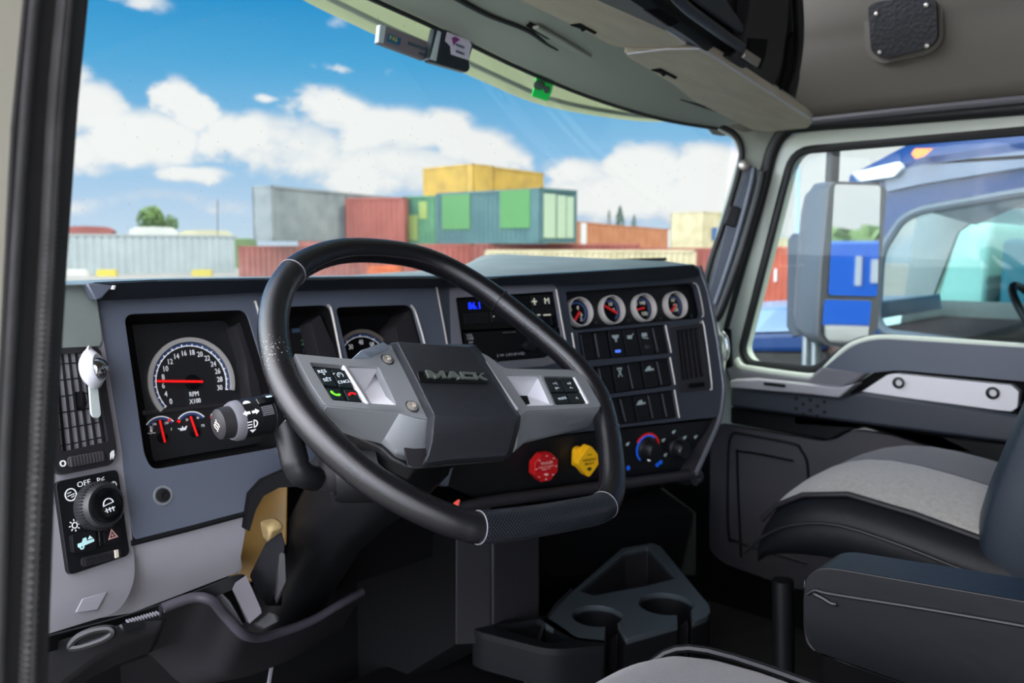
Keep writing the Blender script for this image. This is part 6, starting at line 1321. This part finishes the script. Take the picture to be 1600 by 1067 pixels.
# trees
def tree(x, ybase, ytop, wpx, D, label, nleaf=900, seed=1, conifer=False, cols=((88, 116, 50), (60, 88, 44))):
    rnd_ = random.Random(seed); base = dep(x, 391, D); base.z = GZ; zt = (391-ytop)/FPX*D; zb_ = (391-ybase)/FPX*D; W = wpx/FPX*D/2
    t = thing('tree', base, label, 'tree'); MB().tube([base, base+V((0, 0, (zb_-GZ)*.8)), V((base.x, base.y, (zb_+zt)/2))], [W*.09, W*.07, W*.03], 8).build('trunk', mat('bark', (80, 66, 52), .9), t)
    for q in (0, 1):
        mb = MB(); H = zt-zb_
        for k in range(nleaf):
            u = rnd_.random(); th = rnd_.random()*6.283; r = (rnd_.random())**.45
            if conifer: ww = W*(1-u)**.8; c = V((base.x+math.cos(th)*ww*r, base.y+math.sin(th)*ww*r, zb_+H*u))
            else:
                ph = math.acos(1-2*u); c = V((base.x+math.cos(th)*math.sin(ph)*W*r*(1+.2*math.sin(3*th)), base.y+math.sin(th)*math.sin(ph)*W*r, zb_+H/2+math.cos(ph)*H/2*r))
            s = W*.11*(.6+rnd_.random()); a = V([rnd_.uniform(-1, 1) for _ in range(3)]).normalized(); b_ = a.orthogonal().normalized()*s; e = a.cross(b_).normalized()*s
            mb.add([c-b_, c+e*.6, c+b_, c-e*.6, c+a*s*.4], [(0, 1, 4), (1, 2, 4), (2, 3, 4), (3, 0, 4)])
        mb.build('foliage', mat('leaf_%d%d%d' % cols[q], cols[q], .8), t, smooth=10)
tree(240, 366, 322, 40, 120, 'round green tree above the white shed on the left', 700, 1)
tree(268, 366, 336, 26, 121, 'thin loose tree just right of the round one', 350, 2)
tree(968, 358, 322, 22, 130, 'dark pointed tree above the orange containers, the tallest there', 300, 3, True, ((52, 84, 66), (40, 66, 58)))
tree(951, 356, 328, 12, 131, 'slim dark tree above the orange containers, left of the tallest', 200, 4, True, ((52, 84, 66), (40, 66, 58)))
tree(990, 358, 336, 14, 132, 'small dark tree above the orange containers, right of the tallest', 200, 5, True, ((52, 84, 66), (40, 66, 58)))
tree(1075, 366, 350, 50, 150, 'low green treetops above the orange-red container', 350, 6, False, ((90, 120, 80), (70, 100, 70)))
# trees and a blue trailer behind, seen only in the mirror
for k, (x, y) in enumerate([(3.0, -34), (7.5, -37), (0.5, -40)]):
    t = thing('tree', (x, y, GZ), 'green tree reflected in the side mirror' , 'tree', 'trees seen in the side mirror'); r_ = random.Random(20+k)
    MB().tube([V((x, y, GZ)), V((x, y, .5))], .25, 8).build('trunk', mat('bark', (80, 66, 52)), t)
    mb = MB()
    for q in range(500):
        a = V([r_.gauss(0, 1) for _ in range(3)]).normalized()*(r_.random()**.4); c = V((x, y, -.1))+V((a.x*3, a.y*3, a.z*1.0)); n_ = V([r_.uniform(-1, 1) for _ in range(3)]).normalized(); b_ = n_.orthogonal()*.4; e = n_.cross(b_)
        mb.add([c-b_, c+e, c+b_, c-e], [(0, 1, 2, 3)])
    mb.build('foliage', mat('leaf_885050', (84, 112, 52), .8), t)
bt_ = thing('blue_trailer', (5.0, -14, GZ), 'bright blue box trailer reflected in the side mirror', 'trailer')
blu = mat('bright_blue_paint', (12, 84, 176), .5)
MB().ubox(3.4, -20, GZ+1.0, 6.0, -12, .15).build('box_body', blu, bt_, bevel=.04)
MB().ubox(4.2, -12.0, -.55, 4.6, -11.96, -.15).build('white_panel', cw, bt_)
MB().ubox(3.95, -12.0, -.6, 4.05, -11.96, -.1).build('white_stripe', cw, bt_)
for yy in (-19, -17.5, -13):
    f = Fr(V((3.45, yy, GZ+.5)), (0, 1, 0), (0, 0, 1)); MB().lathe(f, 0, 0, [(0, -.2), (.5, -.2), (.5, .1), (.3, .12), (0, .1)], 20).build('wheel', blackrub, bt_)

# ---- blue truck parked alongside
nb = mat('truck_blue', (12, 46, 94), .3, coat=.15, spec=.3); nb2 = mat('truck_light_blue', (110, 132, 164), .3, coat=.3)
bkx = thing('blue_truck', (5.0, 1.2, GZ), 'glossy blue truck parked alongside, seen through the passenger window', 'truck')
Bt_ = Fr((3.9, 1.0, 0), (0, -1, 0), (0, 0, 1))
bx = lambda x, y, c=0: Bt_.X(x, y, c)
wo = rnd(Bt_.LL([(1376, 395), (1410, 342), (1440, 328), (1600, 300), (1800, 285), (1800, 560), (1600, 548), (1385, 520), (1370, 500)]), .06, 5)
MB().plate(Bt_, rnd(Bt_.LL([(1350, 320), (1385, 268), (1430, 248), (1600, 222), (1900, 200), (1900, 900), (1340, 900), (1330, 500)]), .05, 4), (wo,), -.06, 0).build('cab_side', nb, bkx, bevel=.01)
MB().plate(Bt_, rnd(Bt_.LL([(1384, 272), (1440, 258), (1600, 236), (1900, 214), (1900, 236), (1600, 262), (1440, 288), (1386, 300)], .01), .01, 3), (), 0, .02).build('roof_gutter', mat('gutter_silver', (100, 112, 132), .4), bkx, bevel=.005)
MB().plate(Bt_, wo, (), -.035, -.03).build('door_glass', sideg, bkx)
MB().tube([Bt_.P(a, b, .004) for a, b in wo], .02, 8, closed=True).build('window_seal', mat('seal_grey', (70, 84, 96), .5), bkx)
# far side with its own window
Bf_ = Fr((6.1, 1.0, 0), (0, -1, 0), (0, 0, 1))
wf_ = [(p[0], p[1]) for p in [(-.80, -.33), (-.66, .12), (-.46, .26), (1.2, .26), (1.2, -.33)]]
MB().plate(Bf_, [(-.9, .40), (2.2, .42), (2.2, -1.6), (-1.1, -1.6)], (wf_,), -.05, 0).build('far_side', mat('truck_inner_grey', (120, 128, 128), .6), bkx)
MB().plate(Bf_, wf_, (), -.02, -.015).build('far_glass', mat('green_tint', (120, 200, 190), .2) if False else glass('tinted_glass', (206, 228, 224), .03), bkx)
P_ = [V((3.95, 1.62, .38)), V((3.95, -1.5, .50)), V((6.05, -1.5, .50)), V((6.05, 1.62, .38))]
MB().loft([[V((3.92, y, z-.18)), V((3.98, y, z)), V((4.5, y, z+.12)), V((5.5, y, z+.12)), V((6.0, y, z)), V((6.08, y, z-.18)), V((5.0, y, z-.12))] for y, z in [(1.55, .34), (1.3, .46), (.9, .54), (0, .60), (-1.6, .66)]]).build('roof', nb, bkx, smooth=60)
MB().hull([bx(x, y, .05) for x, y in [(1330, 270), (1405, 252), (1412, 262), (1400, 276), (1340, 284)]]+[V((6.0, 1.7, .36)), V((6.0, 1.78, .30)), V((6.0, 1.5, .40))]).build('sun_shade', mat('shade_silver', (196, 210, 226), .25, metal=.3), bkx, bevel=.01)
MB().hull([bx(x, y, .12) for x, y in [(1424, 240), (1430, 232), (1458, 232), (1444, 244), (1430, 248)]]+[bx(x, y, .02) for x, y in [(1430, 238), (1444, 238)]]).build('marker_light', mat('amber_lens', (255, 120, 10), .3, emit=((255, 120, 10), .6)), bkx)
MB().poly([V((3.96, -1.5, -.2)), V((6.0, -1.5, -.2)), V((6.0, -1.5, .5)), V((3.96, -1.5, .5))], V((0, -.03, 0))).build('back_panel', mat('truck_inner_grey', (120, 128, 128)), bkx)
MB().ubox(3.98, 1.15, -.75, 6.0, 1.7, -.42).build('truck_dash', mat('dash_brown', (84, 66, 62), .6), bkx, bevel=.05)
for x0 in (4.35, 5.25): MB().hull([V((x0, -.1, -.7)), V((x0+.5, -.1, -.7)), V((x0+.03, -.3, .02)), V((x0+.47, -.3, .02)), V((x0, -.3, -.7)), V((x0+.5, -.3, -.7)), V((x0+.1, -.42, .02)), V((x0+.4, -.42, .02))]).build('truck_seat', mat('truck_seat_grey', (60, 78, 82), .7), bkx, bevel=.04)
wc = V((4.5, .85, -.33)); MB().tube([wc+V((math.cos(k*.2618)*.22, math.sin(k*.2618)*.12, math.sin(k*.2618)*.17)) for k in range(24)], .018, 8, closed=True).build('truck_wheel', black, bkx)
MB().hull([V((4.05, 1.7, -.28)), V((5.95, 1.7, -.28)), V((4.15, 3.4, -.42)), V((5.85, 3.4, -.42)), V((4.0, 3.5, -.55)), V((5.9, 3.5, -.55)), V((3.93, 1.7, -.38)), V((6.02, 1.7, -.38)), V((4.1, 2.4, -.33)), V((5.9, 2.4, -.33))]).build('hood', nb2, bkx, bevel=.08, seg=4)
MB().hull([V((3.93, 1.6, -.46)), V((3.88, 3.5, -.58)), V((4.3, 3.5, -.58)), V((4.3, 1.6, -.46)), V((3.97, 1.6, -1.7)), V((3.9, 3.5, -1.7)), V((4.3, 1.6, -1.7)), V((4.3, 3.5, -1.7))]).build('fender', mat('fender_dark', (46, 44, 44), .5, spec=.3), bkx, bevel=.05)
MB().hull([V((3.9, 1.62, -.385)), V((3.86, 3.4, -.52)), V((4.1, 3.4, -.52)), V((4.1, 1.62, -.385)), V((3.9, 1.62, -.47)), V((3.86, 3.4, -.60)), V((4.1, 3.4, -.60)), V((4.1, 1.62, -.47))]).build('hood_stripe', nb, bkx, bevel=.02)
MB().ubox(4.1, -1.4, -1.7, 5.9, 3.4, -1.0).build('chassis', matte, bkx)
for yy in (2.6, -1.0):
    for xx, sgn in ((4.1, 1), (5.9, -1)):
        f = Fr(V((xx, yy, GZ+.52)), (0, 1, 0), (0, 0, 1)); MB().lathe(f, 0, 0, [(0, -.15), (.52, -.15), (.52, .12), (.3, .15), (0, .1)], 24).build('wheel', blackrub, bkx)
MB().tube([V((3.95, 1.75, -.8)), V((3.95, 1.75, -.20))], .012, 8).build('hood_post', dgrey, bkx)
# lamp post beyond
MB().tube([V((dep(1247, 391, 30).x, dep(1247, 391, 30).y, GZ)), dep(1247, 250, 30)], .07, 8).build('light_pole', mat('pole_blue_grey', (120, 150, 186), .5), label='thin blue-grey pole seen through the front of the passenger window', category='pole')
# another white truck beyond the blue one (seen through both its windows)
wt = thing('white_truck', (9.5, 0, GZ), 'pale truck beyond the blue one, seen through its windows', 'truck')
MB().hull([V((8.6, 2.1, -1.6)), V((8.6, 2.75, -1.6)), V((8.7, 2.1, .25)), V((8.7, 2.35, .25)), V((10.6, 2.1, -1.6)), V((10.6, 2.75, -1.6)), V((10.5, 2.1, .25)), V((10.5, 2.35, .25))]).build('cab', mat('white_truck_paint', (170, 192, 192), .4), wt, bevel=.08)
MB().ubox(8.7, 2.7, -1.5, 10.4, 4.2, -.55).build('hood', mat('white_truck_paint', (214, 240, 240)), wt, bevel=.1)
MB().ubox(8.5, -5, -1.7, 10.6, 1.95, 0.1).build('box', mat('truck_blue2', (40, 96, 120), .5), wt, bevel=.05)
for yy in (3.6, .6, -4): f = Fr(V((8.7, yy, GZ+.5)), (0, 1, 0), (0, 0, 1)); MB().lathe(f, 0, 0, [(0, -.2), (.5, -.2), (.5, .15), (0, .1)], 20).build('wheel', blackrub, wt)
